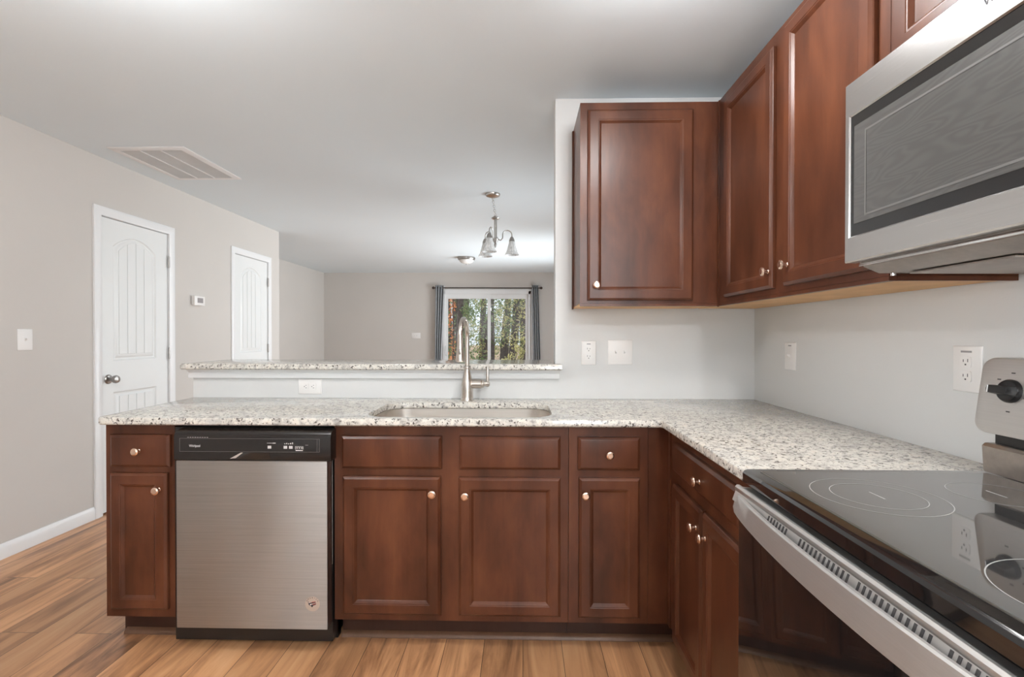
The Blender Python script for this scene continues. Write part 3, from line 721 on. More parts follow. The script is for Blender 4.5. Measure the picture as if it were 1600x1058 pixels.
# ------------------------------------------------------------------ range
RY0, RY1 = 0.420, 1.182
t = thing('range', 'stainless and black electric range with a glass cooktop, against the right wall', 'range', (0.85, 0.80, 0))
MB().box(0.545, 1.172, RY0 + .004, RY1 - .004, 0.03, 0.886).build('body', M['black'], t)
for yy in (RY0 + .05, RY1 - .05):
    for xx in (0.62, 1.12): MB().lathe([(0.018, 0.0), (0.018, 0.0295)], Matrix.Translation((xx, yy, 0))).build('foot', M['black'], t)
ct = [(0.523, 0.893), (0.523, 0.914), (0.527, 0.920), (0.534, 0.9225), (1.085, 0.9225), (1.085, 0.8865), (0.545, 0.8865)]
co = MB().prism(ct, lambda a, b: Vector((a, RY0, b)), lambda a, b: Vector((a, RY1, b)), bev=0.004).build('cooktop_frame', M['black_gloss'], t)
MB().box(0.556, 1.070, RY0 + .028, RY1 - .028, 0.9226, 0.9242, bev=0.0007, seg=1).build('glass_surface', plain('ceramic_cooktop_glass', (0.045, 0.044, 0.044), 0.04, var=0.02, coat=1.0, spec=1.0), t)
edge = MB()
for a0, a1, b0, b1 in ((0.5535, 0.556, RY0 + .0255, RY1 - .0255), (1.070, 1.0725, RY0 + .0255, RY1 - .0255), (0.556, 1.070, RY1 - .028, RY1 - .0255), (0.556, 1.070, RY0 + .0255, RY0 + .028)): edge.box(a0, a1, b0, b1, 0.9226, 0.9240)
edge.build('glass_edge', M['dark_nickel'], t)
ringm = plain('printed_burner_ring', (0.42, 0.42, 0.41), 0.3)
def ring(cx, cy, rs, mark=True):
    m_ = MB()
    for r in rs:
        n = 64; A = [m_.bm.verts.new((cx + r * math.cos(2 * PI * k / n), cy + r * math.sin(2 * PI * k / n), .9245)) for k in range(n)]
        B = [m_.bm.verts.new((cx + (r - .0017) * math.cos(2 * PI * k / n), cy + (r - .0017) * math.sin(2 * PI * k / n), .9245)) for k in range(n)]
        for k in range(n): m_.bm.faces.new([A[k], A[(k + 1) % n], B[(k + 1) % n], B[k]])
    m_.box(cx - .0015, cx + .0015, cy - .022, cy + .022, .9243, .9246)
    m_.build('burner_ring', ringm, t)
ring(0.700, 0.985, (0.115, 0.080)); ring(0.945, 1.000, (0.078,)); ring(0.705, 0.595, (0.115,)); ring(0.945, 0.620, (0.078, ))
# oven door: dark glass face, stainless top with vent slots, bowed handle
dr = MB().box(0.514, 0.544, RY0 + .006, RY1 - .002, 0.170, 0.846, bev=.003).build('oven_door', M['black_gloss'], t)
MB().box(0.516, 0.544, RY0 + .006, RY1 - .002, 0.035, 0.165, bev=.003).build('storage_drawer', M['black_gloss'], t)
tp = [(0.544, 0.8465), (0.5060, 0.8465), (0.5010, 0.8480), (0.5090, 0.8700), (0.5070, 0.8745), (0.5075, 0.8800), (0.5120, 0.8840), (0.5180, 0.8835), (0.5220, 0.8785), (0.544, 0.8770)]
to = MB().prism(tp, lambda a, b: Vector((a, RY0 + .004, b)), lambda a, b: Vector((a, RY1 + .003, b))).build('door_top_trim', M['steel_y'], dr)
for y0_, y1_, k_ in ((0.955, 1.022, 7), (0.775, 0.907, 12), (0.620, 0.750, 12), (0.465, 0.590, 12)):
    vs_ = MB()
    for k in range(k_):
        y = y0_ + (y1_ - y0_) * k / (k_ - 1); vs_.prism([(.5018, .8520), (.5078, .8685), (.5110, .8685), (.5050, .8520)], lambda a, b, y=y: Vector((a, y - .0024, b)), lambda a, b, y=y: Vector((a, y + .0024, b)))
    vs_.build('vent_slots', M['dark_slot'], dr)
# bowed strap
def strap_x(s): return 0.506 - 0.030 * min(1.0, (math.sin(PI * min(max(s, 0), 1))) ** 0.55)
lo_, hi_ = [], []
hl = MB(); secs = []
n = 28
for k in range(n + 1):
    s = k / n; y = RY1 + .004 - (RY1 + .004 - (RY0 + .002)) * s; x = strap_x(s)
    e = math.sin(PI * s) ** 0.5 if 0 < s < 1 else 0
    z0, z1 = 0.828 - 0.013 * e, 0.8655 - 0.000 * e
    secs.append([Vector((x - .003, y, z0 + .003)), Vector((x, y, z0)), Vector((x + .010, y, z0)), Vector((x + .014, y, z1)), Vector((x + .009, y, z1)), Vector((x + .006, y, z1 - .003))])
hl.loops(secs).build('handle', M['steel_y'], dr)
# control panel at the back
bp_ = [(1.075, 0.925), (1.071, 0.985), (1.078, 0.992), (1.174, 0.992), (1.174, 0.925)]
MB().prism(bp_, lambda a, b: Vector((a, RY0 + .006, b)), lambda a, b: Vector((a, RY1 - .010, b)), bev=.006).build('riser', M['steel_dull'], t)
MB().box(1.090, 1.172, RY0 + .02, RY1 - .025, .9925, 1.030).build('riser_gap', M['black'], t)
slope = lambda z: 1.060 + (z - 1.018) * 0.14
pl = rrect(RY0, RY1, 1.018, 1.190, 0.028, 6)
cp = MB().prism(pl, lambda a, b: Vector((slope(b), a, b)), lambda a, b: Vector((1.172, a, b)), bev=0.006).build('control_panel', M['steel_y'], t)
def rknob(y, z):
    mt = Matrix.Translation((slope(z), y, z)) @ Matrix.Rotation(-PI / 2 + 0.14, 4, 'Y')
    k = MB().lathe([(0.026, 0.0), (0.026, 0.006), (0.023, 0.011), (0.020, 0.012)], mt, 32)
    ko_ = k.build('knob', M['black'], t)
    MB().prism([(-.023, -.0105), (.023, -.0105), (.025, 0), (.023, .0105), (-.023, .0105), (-.025, 0)], lambda a, b: mt @ Vector((b, a, .011)), lambda a, b: mt @ Vector((b * .8, a * .95, .034)), bev=.002).build('knob_grip', M['black'], ko_)
    MB().prism([(-.0012, -.008), (.0012, -.008), (.0012, .008), (-.0012, .008)], lambda a, b: mt @ Vector((b - .0, a + .019, .0335)), lambda a, b: mt @ Vector((b - .0, a + .019, .0346)), ).build('knob_mark', M['icon_white'], ko_)
for y in (1.105, 0.995, 0.60, 0.49): rknob(y, 1.118)
for y in (1.105, 0.995, 0.60, 0.49):
    for dy_, dz_ in ((0, .040), (-.030, .024), (.030, .024), (-.034, -.012), (0.0, -.045)):
        zz = 1.118 + dz_; xx = slope(zz); MB().box(xx - .0008, xx + .003, y + dy_ - .004, y + dy_ + .004, zz - .0012, zz + .0012).build('dial_mark', M['dark_slot'], cp)
MB().box(1.066, 1.09, 0.70, 0.90, 1.075, 1.145, bev=.002).build('clock_display', M['black_gloss'], cp)

# ------------------------------------------------------------------ microwave
MY0, MY1 = 0.445, 1.193
t = thing('microwave', 'stainless over-the-range microwave hanging under the short wall cabinet', 'microwave', (XR, 0.82, 1.40))
MB().box(0.8015, 1.176, MY0 + .004, MY1 - .004, 1.412, 1.8445).build('body', M['steel_dull'], t)
ub = [(0.803, 1.4115), (0.806, 1.4035), (0.842, 1.388), (1.168, 1.386), (1.168, 1.4115)]
uo = MB().prism(ub, lambda a, b: Vector((a, MY0 + .01, b)), lambda a, b: Vector((a, MY1 - .01, b))).build('underside', M['steel_dull'], t)
MB().box(0.797, 0.8035, MY0 + .01, MY1 - .006, 1.4045, 1.4105, bev=.002).build('lip', M['chrome'], t)
for y in (0.56, 0.90):
    fl = MB().box(0.88, 1.10, y, y + .24, 1.3815, 1.3858, bev=.001)
    fo = fl.build('grease_filter', M['steel_dull'], uo)
for y in (1.165,): MB().lathe([(0.006, 1.380), (0.006, 1.3858)], Matrix.Translation((0.862, y, 0)), 12).build('screw', M['chrome'], uo)
def ringbox(x0, x1, outer, inner):
    (a0, a1, z0, z1), (b0, b1, w0, w1) = outer, inner; m_ = MB()
    L0 = lambda x, r: [Vector((x, r[0], r[2])), Vector((x, r[1], r[2])), Vector((x, r[1], r[3])), Vector((x, r[0], r[3]))]
    e = .003
    seq = [(x1, (a0, a1, z0, z1)), (x0 + e, (a0, a1, z0, z1)), (x0, (a0 + e, a1 - e, z0 + e, z1 - e)), (x0, (b0 - e, b1 + e, w0 - e, w1 + e)), (x0 + e, (b0, b1, w0, w1)), (x1, (b0, b1, w0, w1))]
    Rv = [[m_.bm.verts.new(p_) for p_ in L0(x, r)] for x, r in seq]
    for i in range(len(Rv)):
        A, B = Rv[i], Rv[(i + 1) % len(Rv)]
        for k in range(4): m_.bm.faces.new([A[k], A[(k + 1) % 4], B[(k + 1) % 4], B[k]])
    return m_
DY0 = 0.590
do = ringbox(0.772, 0.801, (DY0, MY1 + .008, 1.414, 1.838), (DY0 + .09, MY1 - .010, 1.474, 1.756)).build('door', M['steel_satin'], t, angle=20)
MB().box(0.776, 0.800, DY0 + .0905, MY1 - .0105, 1.4745, 1.7555).build('window_glass', M['black_gloss'], do)
MB().box(0.7745, 0.7759, DY0 + .115, MY1 - .022, 1.502, 1.730).build('window_screen', M['screen'], do)
iw = ringbox(0.7738, 0.7744, (DY0 + .150, MY1 - .060, 1.515, 1.708), (DY0 + .1515, MY1 - .0615, 1.5165, 1.7065)).build('window_line', plain('screen_edge_grey', (0.16, 0.155, 0.15), 0.4), do)
MB().tube([(0.742, DY0 + .045, 1.47), (0.735, DY0 + .045, 1.52), (0.735, DY0 + .045, 1.73), (0.742, DY0 + .045, 1.78)], 0.011, 12).build('handle', M['steel_y'], do)
for z in (1.475, 1.755): MB().box(0.738, 0.7725, DY0 + .037, DY0 + .053, z, z + .02).build('handle_mount', M['steel_y'], do)
pc = MB().box(0.772, 0.801, MY0, DY0 - .002, 1.414, 1.838, bev=.003).build('keypad_panel', M['black_gloss'], t)
FM = Face('x', 0.772)
lg = MB(); text_mb(lg, 'Whirlpool', 0.020, lambda a, b, d: FM(0.846 - a, d, 1.792 + b)); lg.build('logo', M['icon_black'], do)

# ------------------------------------------------------------------ wall plates
def plate(name, F, a, z, wd, ht, label, cat, group, kind, horizontal=False, extra=None, m='plastic'):
    t = thing(name, label, cat, F(a, 0, z - ht / 2), group)
    pr = [(0, 0.0005), (0, 0.003), (0.002, 0.005), (0.004, 0.0058)]
    po = MB().loops([rect_loop(F, a - wd / 2, a + wd / 2, z - ht / 2, z + ht / 2, i, d) for i, d in pr]).build('plate', M[m], t)
    def bx(mb, a0, a1, z0, z1, d0, d1):
        p, q_ = F(a0, d0, z0), F(a1, d1, z1); mb.box(p.x, q_.x, p.y, q_.y, p.z, q_.z)
    def slot(ro, *a6):
        mb = MB(); bx(mb, *a6); mb.build('slot', M['dark_slot'], ro)
    if kind == 'duplex':
        for s in (-1, 1):
            ca, cz = (a + s * .0195, z) if horizontal else (a, z + s * .0195)
            rc = MB(); ol = rrect(ca - .0165, ca + .0165, cz - .0145, cz + .0145, .006, 4) if not horizontal else rrect(ca - .0145, ca + .0145, cz - .0165, cz + .0165, .006, 4)
            rc.prism(ol, lambda p, q_: F(p, .0050, q_), lambda p, q_: F(p, .0078, q_)); ro = rc.build('receptacle', M[m], t)
            if horizontal:
                slot(ro, ca - .004, ca + .004, cz - .0075, cz - .0055, .0076, .0081); slot(ro, ca - .003, ca + .003, cz + .0055, cz + .0075, .0076, .0081)
                slot(ro, ca - .0105, ca - .0065, cz - .002, cz + .002, .0076, .0081)
            else:
                slot(ro, ca - .0075, ca - .0055, cz - .001, cz + .0075, .0076, .0081); slot(ro, ca + .0055, ca + .0075, cz - .001, cz + .006, .0076, .0081)
                slot(ro, ca - .0022, ca + .0022, cz - .0095, cz - .0055, .0076, .0081)
            
    if kind == 'decora':
        rc = MB(); bx(rc, a - .0165, a + .0165, z - .0335, z + .0335, .0050, .0078); ro = rc.build('receptacle', M[m], t)
        for s in (-1, 1):
            cz = z + s * .019
            slot(ro, a - .0075, a - .0055, cz - .001, cz + .0075, .0076, .0081); slot(ro, a + .0055, a + .0075, cz - .001, cz + .006, .0076, .0081); slot(ro, a - .0022, a + .0022, cz - .0095, cz - .0055, .0076, .0081)
        
    if kind in ('toggle', 'rocker'):
        cs = [a] if wd < 0.1 else [a - .023, a + .023]
        for ca in cs:
            if kind == 'toggle':
                bz = MB(); bx(bz, ca - .0055, ca + .0055, z - .012, z + .012, .0055, .0066); bz.build('toggle_surround', M[m], t)
                tg = MB(); tg.loops([[F(ca + sa * .0035, .006, z + sz_ * .006) for sa, sz_ in ((-1, -1), (1, -1), (1, 1), (-1, 1))], [F(ca + sa * .003, .018, z + .006 + sz_ * .004) for sa, sz_ in ((-1, -1), (1, -1), (1, 1), (-1, 1))]]).build('toggle', M[m], t)
            else:
                rk = MB(); rk.loops([[F(ca + sa * .0165, .0055, z + sz_ * .0335) for sa, sz_ in ((-1, -1), (1, -1), (1, 1), (-1, 1))], [F(ca + sa * .0155, .0072 + .0022 * (sz_ > 0), z + sz_ * .0325) for sa, sz_ in ((-1, -1), (1, -1), (1, 1), (-1, 1))]]).build('rocker', M[m], t)
    if extra:
        mk = MB(); bx(mk, a - extra, a + extra, z + ht / 2 - .0175, z + ht / 2 - .0125, .0056, .0063); mk.build('printed_mark', M['lcd'], t)
    return t
FW, FR, FL, FF = Face('y', YB), Face('x', XR), Face('x', XL), Face('y', YFAR)
class FaceL(Face):
    def __call__(s, a, d, z): return Vector((s.plane + d, a, z))
FL = FaceL('x', XL)
GO, GS = 'white wall outlets', 'white wall switches'
plate('outlet', FW, 0.336, 1.149, .076, .122, 'white outlet on the back wall, left of the square double switch plate', 'outlet', GO, 'decora', extra=.010)
plate('light_switch', FW, 0.497, 1.152, .126, .125, 'square white double switch plate on the back wall under the wall cabinet', 'switch', GS, 'toggle')
plate('outlet', FW, -1.109, 0.972, .122, .078, 'white sideways outlet on the low wall under the granite bar', 'outlet', GO, 'duplex', horizontal=True)
plate('light_switch', FR, 2.190, 1.149, .100 - .012, .122, 'white switch plate on the right wall near the inner corner', 'switch', GS, 'toggle', extra=.012)
plate('outlet', FR, 1.328, 1.152, .085, .122, 'white outlet on the right wall beside the range control panel', 'outlet', GO, 'duplex', extra=.016)
plate('light_switch', FL, 2.775, 1.211, .086, .124, 'white switch plate on the beige hall wall left of the doors', 'switch', GS, 'toggle')
plate('outlet', FF, -2.090, 1.226, .172, .112, 'white plate on the far living room wall left of the curtains', 'outlet', GO, 'duplex', horizontal=True)
t = thing('thermostat', 'white thermostat on the hall wall between the two doors', 'thermostat', (XL, 4.27, 1.50))
MB().box(XL + .0005, XL + .006, 4.205, 4.34, 1.500, 1.582, bev=.002).build('back_plate', M['plastic'], t)
to = MB().box(XL + .0062, XL + .034, 4.20, 4.338, 1.498, 1.580, bev=.004).build('housing', M['plastic'], t)
MB().box(XL + .0335, XL + .0352, 4.235, 4.310, 1.521, 1.564, bev=.0006, seg=1).build('display', M['lcd'], t)

# ------------------------------------------------------------------ ceiling things
t = thing('air_vent', 'white return air grille set in the ceiling near the hall wall', 'air vent', (-2.43, 3.44, H))
x0, x1, y0, y1 = -2.690, -2.185, 3.115, 3.770
zt = H - .0006
f = MB()
fr_ = [(0.0, zt), (0.0, zt - .005), (0.012, zt - .011), (0.040, zt - .011), (0.046, zt - .008), (0.046, zt)]
Rv = [[f.bm.verts.new((x, y, z)) for x, y in ((x0 + i, y0 + i), (x1 - i, y0 + i), (x1 - i, y1 - i), (x0 + i, y1 - i))] for i, z in fr_]
for i in range(len(Rv)):
    A, B = Rv[i], Rv[(i + 1) % len(Rv)]
    for k in range(4): f.bm.faces.new([A[k], A[(k + 1) % 4], B[(k + 1) % 4], B[k]])
f.build('frame', M['trim'], t)
MB().box(x0 + .046, x1 - .046, y0 + .046, y1 - .046, H - .0016, H - .0006).build('backing', plain('vent_filter', (0.46, 0.47, 0.47), 0.9), t)
s = MB(); n = 36
for k in range(n):
    y = y0 + .05 + (y1 - y0 - .1) * k / (n - 1)
    s.faces([(x0 + .047, y - .005, H - .003), (x1 - .047, y - .005, H - .003), (x1 - .047, y + .004, H - .009), (x0 + .047, y + .004, H - .009)], [(0, 1, 2, 3)])
s.build('louvers', plain('vent_louver', (0.68, 0.70, 0.71), 0.5), t)
dv = MB()
for x in (x0 + .046 + (x1 - x0 - .092) / 3, x0 + .046 + 2 * (x1 - x0 - .092) / 3): dv.box(x - .004, x + .004, y0 + .046, y1 - .046, H - .0115, H - .002)
dv.build('divider', M['trim'], t)

cx, cy = -0.239, 4.221
t = thing('chandelier', 'brushed nickel three arm chandelier with glass bell shades, hanging beyond the bar', 'chandelier', (-0.262, cy, H))
MB().lathe([(0.064, H - .0006), (0.064, H - .010), (0.058, H - .020), (0.030, H - .030), (0.010, H - .036), (0.008, H - .045)], Matrix.Translation((-0.262, cy, 0))).build('canopy', M['grey_nickel'], t)
ch = MB(); A, B = Vector((-0.262, cy, H - .040)), Vector((cx, cy, 2.262)); nl = 8
for k in range(nl):
    c_ = A.lerp(B, (k + .5) / nl); d = (B - A).normalized(); h = (B - A).length / nl * .66
    sd = Vector((1, 0, 0)) if k % 2 else Vector((0, 1, 0))
    ch.tube([c_ + d * (h * math.cos(u)) + sd * (.0085 * math.sin(u)) for u in [2 * PI * j / 14 for j in range(14)]], 0.0022, 6, closed=True)
ch.build('chain', M['grey_nickel'], t)
MB().lathe([(0.005, 2.268), (0.012, 2.262), (0.030, 2.252), (0.036, 2.244), (0.030, 2.236), (0.0125, 2.230), (0.0125, 2.085), (0.020, 2.080), (0.026, 2.065), (0.020, 2.045), (0.010, 2.030), (0.014, 2.018), (0.010, 2.004), (0.003, 1.990)], Matrix.Translation((cx, cy, 0)), 20).build('stem', M['grey_nickel'], t)
for k, an in enumerate((252, 12, 132)):
    a = math.radians(an); u = Vector((math.cos(a), math.sin(a), 0)); o0 = Vector((cx, cy, 0)); r = 0.143
    pts = [o0 + u * .018 + Vector((0, 0, 2.066)), o0 + u * .045 + Vector((0, 0, 2.056)), o0 + u * .062 + Vector((0, 0, 2.075))]
    for j in range(9):
        th = PI - PI * j / 8; pts.append(o0 + u * (.103 + .040 * math.cos(th)) + Vector((0, 0, 2.108 + .036 * math.sin(th))))
    pts.append(o0 + u * r + Vector((0, 0, 2.082)))
    ar = MB().tube(pts, 0.0052, 10).build('arm', M['grey_nickel'], t)
    q_ = Matrix.Translation(o0 + u * r)
    MB().lathe([(0.007, 2.090), (0.014, 2.084), (0.022, 2.066), (0.026, 2.048), (0.024, 2.048), (0.012, 2.064)], q_, 18).build('socket_cup', M['dark_nickel'], t)
    MB().lathe([(0.022, 2.056), (0.028, 2.030), (0.037, 1.995), (0.048, 1.960), (0.063, 1.932), (0.061, 1.932), (0.046, 1.961), (0.035, 1.996), (0.026, 2.030), (0.020, 2.055)], q_, 26, cap=False).build('glass_shade', M['shade'], t)
    MB().lathe([(0.009, 2.047), (0.012, 2.035), (0.022, 2.012), (0.024, 1.998), (0.018, 1.982), (0.004, 1.975)], q_, 16).build('bulb', plain('white_bulb%d' % k, (0.85, 0.85, 0.83), 0.3), t)
t = thing('ceiling_light', 'small domed flush ceiling light on the far living room ceiling', 'ceiling light', (-0.885, 7.652, H))
T = Matrix.Translation((-0.885, 7.652, 0))
MB().lathe([(0.135, H - .0006), (0.137, H - .02), (0.130, H - .042), (0.112, H - .046)], T, 32).build('base_ring', M['dark_nickel'], t)
MB().lathe([(0.112, H - .0465), (0.104, H - .068), (0.080, H - .088), (0.045, H - .100), (0.008, H - .104)], T, 32).build('glass_bowl', plain('white_glass_bowl', (0.82, 0.82, 0.80), 0.25), t)
MB().lathe([(0.010, H - .1045), (0.008, H - .112), (0.003, H - .116)], T, 16).build('finial', M['dark_nickel'], t)
# lit kitchen lights just overhead, out of the frame: glass bowls close under the ceiling, the rear one added as fill
def kitchen_light(x, y, label, power, drop=0.10, down=0):
    t = thing('ceiling_light', label, 'ceiling light', (x, y, H))
    T = Matrix.Translation((x, y, 0))
    MB().lathe([(0.070, H - .0006), (0.071, H - .012), (0.055, H - .020), (0.012, H - .022), (0.010, H - drop)], T, 28).build('stem', M['nickel'], t)
    MB().lathe([(0.150, H - drop + .02), (0.140, H - drop - .010), (0.105, H - drop - .034), (0.055, H - drop - .046), (0.006, H - drop - .049), (0.006, H - drop - .043), (0.053, H - drop - .040), (0.102, H - drop - .029), (0.136, H - drop - .008), (0.146, H - drop + .02)], T, 36).build('glass_bowl', M['lit'], t)
    p_ = lamp('bulb_light', 'POINT', (0, 0, -drop - .17), (0, 0, 0), power, (0.98, 0.985, 1.0), shadow_soft_size=0.06); p_.parent = t
    if down:
        p_ = lamp('downlight', 'AREA', (0, 0, -drop - .056), (0, 0, 0), down, (1, 0.985, 0.96), shape='DISK', size=0.22); p_.parent = t
kitchen_light(0.42, 1.42, 'lit bowl ceiling light over the kitchen floor near the wall cabinets', 6.5, 0.055, 4.5)
kitchen_light(-1.22, 1.20, 'lit bowl ceiling light over the kitchen floor near the hall', 17)
kitchen_light(0.55, -0.9, 'added lit bowl behind the camera, unseen frontal fill', 46)  # added frontal fill for the peninsula, not a known fixture

# ------------------------------------------------------------------ curtains
t = thing('curtain_rod', 'dark bronze curtain rod with ball ends above the sliding glass door', 'curtain rod', (-0.69, YFAR - .07, 2.147))
yr = YFAR - .075
MB().tube([(-1.715, yr, 2.150), (0.325, yr, 2.143)], 0.010, 12).build('rod', M['bronze'], t)
for x, z in ((-1.735, 2.150), (0.345, 2.143)): MB().lathe([(0.004, -.028), (0.018, -.020), (0.027, 0), (0.018, .020), (0.004, .028)], Matrix.Translation((x, yr, z)) @ Matrix.Rotation(PI / 2, 4, 'Y'), 16).build('finial', M['bronze'], t)
for x in (-1.60, 0.21): MB().box(x - .008, x + .008, yr, YFAR - .0005, 2.128, 2.136).build('bracket', M['bronze'], t)
def curtain(xa_t, xb_t, xa_b, xb_b, label, inner):
    t = thing('curtain', label, 'curtain', ((xa_b + xb_b) / 2, yr, 0.015), 'grey curtains of the sliding glass door')
    mb = MB(); nu, nv = 60, 14; grid = []
    for j in range(nv + 1):
        v = j / nv; z = 2.195 + (0.02 - 2.195) * v; row = []
        for i in range(nu + 1):
            u = i / nu; xt = xa_t + (xb_t - xa_t) * u; xb = xa_b + (xb_b - xa_b) * u
            x = xt + (xb - xt) * min(1, v * 1.3); am = 0.030 + .006 * v
            row.append((x, yr + am * math.cos(u * PI * 7), z))
        grid.append(row)
    R0 = [[mb.bm.verts.new(p) for p in r_] for r_ in grid]
    for j in range(nv):
        for i in range(nu): mb.bm.faces.new([R0[j][i], R0[j][i + 1], R0[j + 1][i + 1], R0[j + 1][i]])
    o = mb.build('fabric', M['curtain'], t, angle=80, recalc=False)
    sm = o.modifiers.new('thickness', 'SOLIDIFY'); sm.thickness = 0.003
    # pale strip along the inner edge
    l2 = MB(); s = inner; xt, xb = (xb_t, xb_b) if s > 0 else (xa_t, xa_b)
    prm = [(xt, 2.19), (xt + .012 * s, 2.19), (xb + .030 * s, 0.9), (xb + .030 * s, .02), (xb, .02), (xb, 0.9)]
    l2.prism(prm, lambda a, b: Vector((a, yr + .012, b)), lambda a, b: Vector((a, yr + .015, b))); l2.build('edge_strip', M['edge_strip'], t)
    gm = MB()
    for k in range(3):
        x = xa_t + (xb_t - xa_t) * (k + .5) / 3
        gm.tube([(x, yr + .022 * math.cos(q2), 2.147 + .022 * math.sin(q2)) for q2 in [2 * PI * j / 16 for j in range(16)]], .004, 6, closed=True)
    gm.build('grommets', M['dark_nickel'], t)
curtain(-1.700, -1.530, -1.715, -1.600, 'grey grommet curtain left of the sliding glass door', 1)
curtain(0.165, 0.292, 0.190, 0.342, 'grey grommet curtain right of the sliding glass door', -1)

# ------------------------------------------------------------------ woods outside the sliding door
struct('ground', MB().box(-40, 40, 9.72, 70, -0.5, -0.25), M['soil'], 'leaf covered ground outside the sliding glass door', 'ground')
rnd = random.Random(5)
def leaf_cloud(n, blobs, size):
    verts, faces = [], []
    for _ in range(n):
        bx_, by_, bz_, br_ = rnd.choice(blobs)
        while True:
            p = Vector((rnd.uniform(-1, 1), rnd.uniform(-1, 1), rnd.uniform(-1, 1)))
            if p.length < 1: break
        p = Vector((bx_, by_, bz_)) + p * br_
        a = Vector((rnd.gauss(0, 1), rnd.gauss(0, 1), rnd.gauss(0, 1))).normalized(); b = a.orthogonal().normalized()
        s = size * rnd.uniform(.6, 1.4); i = len(verts)
        verts += [p - a * s, p + b * s * .5, p + a * s, p - b * s * .5]; faces.append((i, i + 1, i + 2, i + 3))
    me = bpy.data.meshes.new('foliage'); me.from_pydata(verts, [], faces); return me
def blobs_of(k, r, z0, z1, br): return [(rnd.uniform(-r, r), rnd.uniform(-r, r), rnd.uniform(z0, z1), br * rnd.uniform(.7, 1.2)) for _ in range(k)]
FOL = [leaf_cloud(1350, blobs_of(26, .55, .8, 4.6, .36), .038), leaf_cloud(1150, blobs_of(24, .52, 1.3, 5.0, .36), .040)]
BUSH = [leaf_cloud(520, blobs_of(7, .25, .25, 1.0, .28), .045), leaf_cloud(480, blobs_of(6, .2, .2, 1.5, .24), .042)]
SAP = leaf_cloud(300, [(rnd.uniform(-.04, .04), 0, .4 + .13 * k, .085) for k in range(21)], .034)
def foliage(me, m, parent, sc=1.0):
    d = me.copy(); d.materials.clear(); d.materials.append(m)
    o = bpy.data.objects.new('foliage', d); C.objects.link(o); o.parent = parent; o.scale = (sc, sc, sc); return o
def trunk(parent, x, y, h, r, lean):
    pts = [(x + lean * k / 6 * h * .1 + rnd.uniform(-.04, .04), y + rnd.uniform(-.04, .04), -.27 + h * k / 6) for k in range(7)]
    mb = MB().tube(pts, [r * (1 - .55 * k / 6) for k in range(7)], 9)
    for k in (3, 4, 5):
        p = Vector(pts[k]); d = Vector((rnd.uniform(-1, 1), rnd.uniform(-1, 1), .9))
        mb.tube([p, p + d * .4, p + d * .9 + Vector((0, 0, .2))], [r * .35, r * .22, r * .1], 6)
    mb.build('trunk', M['bark'], parent)
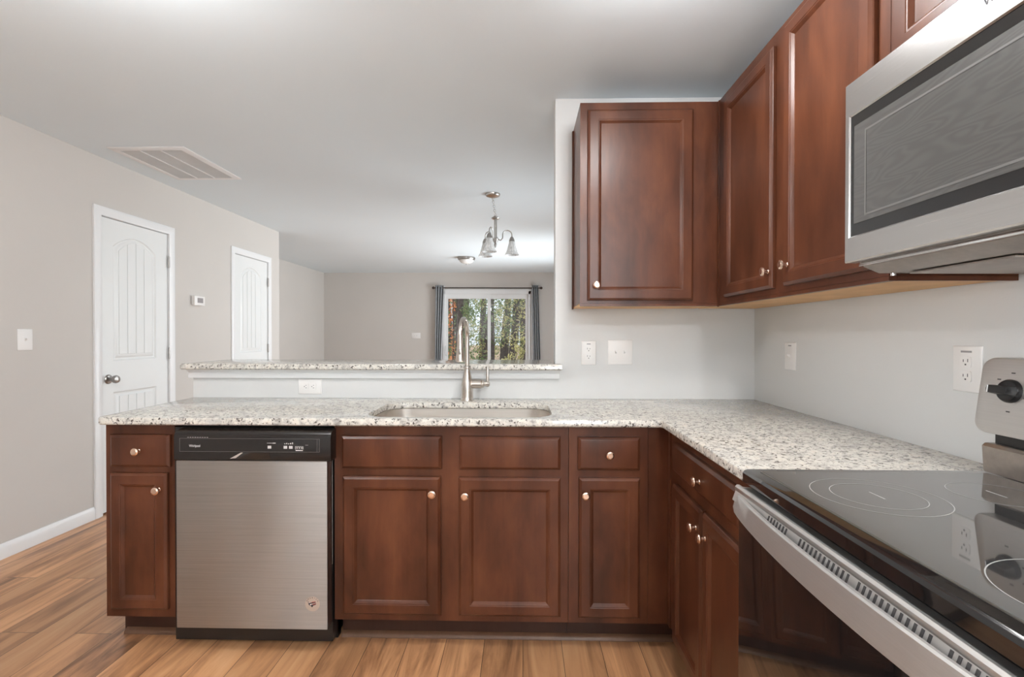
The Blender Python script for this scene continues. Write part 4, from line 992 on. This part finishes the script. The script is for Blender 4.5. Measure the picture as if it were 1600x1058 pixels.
TR = [(-1.95, 13.9, 7.0, .10, 'g', 0, 'slim green tree just right of the orange sapling'),
      (0.05, 13.9, 7.5, .07, 'y', 1, 'thin yellow leaved tree nearest the right pane'),
      (-1.05, 15.9, 7.5, .09, 'g', 1, 'green tree behind the faucet spout'),
      (-2.65, 17.9, 8.0, .13, 'g', 0, 'dark trunked green tree at the left edge of the left pane'),
      (-0.45, 17.9, 8.5, .16, 'g', 1, 'thick trunked green tree near the left side of the right pane'),
      (-1.60, 19.9, 8.0, .12, 'y', 0, 'yellow green tree deep in the left pane'),
      (0.20, 19.9, 8.8, .15, 'g', 0, 'green tree at the right edge of the right pane'),
      (-2.90, 22.0, 9.0, .17, 'g', 1, 'far green tree at the left of the left pane'),
      (-0.90, 22.0, 9.0, .16, 'y', 1, 'far yellow green tree behind the mullion'),
      (-2.00, 24.2, 9.0, .18, 'g', 0, 'far green tree in the middle of the left pane'),
      (0.05, 24.2, 9.5, .18, 'y', 0, 'far pale yellow tree in the right pane'),
      (-3.30, 26.6, 9.5, .2, 'y', 1, 'farthest yellow tree at the left of the glass door'),
      (-1.10, 26.6, 9.5, .2, 'g', 0, 'farthest green tree behind the mullion')]
for x, y, h, r, c_, v, lb in TR:
    t = thing('tree', lb, 'tree', (x, y, -.25), 'trees in the woods outside')
    trunk(t, x, y, h, r, rnd.uniform(-1, 1)); foliage(FOL[v], M['leaf_green'] if c_ == 'g' else M['leaf_yellow'], t)
for x, y, c_, v, lb in [(-1.05, 12.3, 'g', 0, 'low green bush below the left pane'), (-0.25, 12.2, 'y', 1, 'low yellow bush in the right pane'), (-2.45, 15.9, 'o', 0, 'low orange bush at the left of the left pane'), (0.30, 15.9, 'y', 0, 'yellow green bush at the right pane edge')]:
    t = thing('bush', lb, 'bush', (x, y, -.25), 'bushes outside the glass door')
    MB().tube([(x, y, -.27), (x + .05, y, .5), (x, y + .05, 1.2)], [.02, .015, .006], 6).build('stem', M['bark'], t)
    foliage(BUSH[v], M['leaf_' + {'g': 'green', 'y': 'yellow', 'o': 'orange'}[c_]], t)
t = thing('sapling', 'slender orange leaved sapling at the left of the glass door', 'sapling', (-1.73, 12.0, -.25))
MB().tube([(-1.73, 12.0, -.27), (-1.71, 12.0, 1.4), (-1.74, 12.0, 3.2)], [.03, .022, .008], 8).build('trunk', M['bark'], t)
foliage(SAP, M['leaf_orange'], t)
wv_, wf_ = [], []
for _ in range(5000):
    p = Vector((rnd.uniform(-7, 4), rnd.uniform(28.6, 31.2), rnd.uniform(-.2, 5) )); a = Vector((rnd.gauss(0, 1), rnd.gauss(0, 1), rnd.gauss(0, 1))).normalized(); b_ = a.orthogonal().normalized(); i_ = len(wv_); sz_ = rnd.uniform(.05, .11)
    wv_ += [p - a * sz_, p + b_ * sz_ * .6, p + a * sz_, p - b_ * sz_ * .6]; wf_.append((i_, i_ + 1, i_ + 2, i_ + 3))
me = bpy.data.meshes.new('undergrowth'); me.from_pydata(wv_, [], wf_); me.materials.append(M['leaf_green'])
o = bpy.data.objects.new('undergrowth', me); C.objects.link(o); tag(o, 'loose green undergrowth filling the back of the woods', 'undergrowth', kind='stuff')
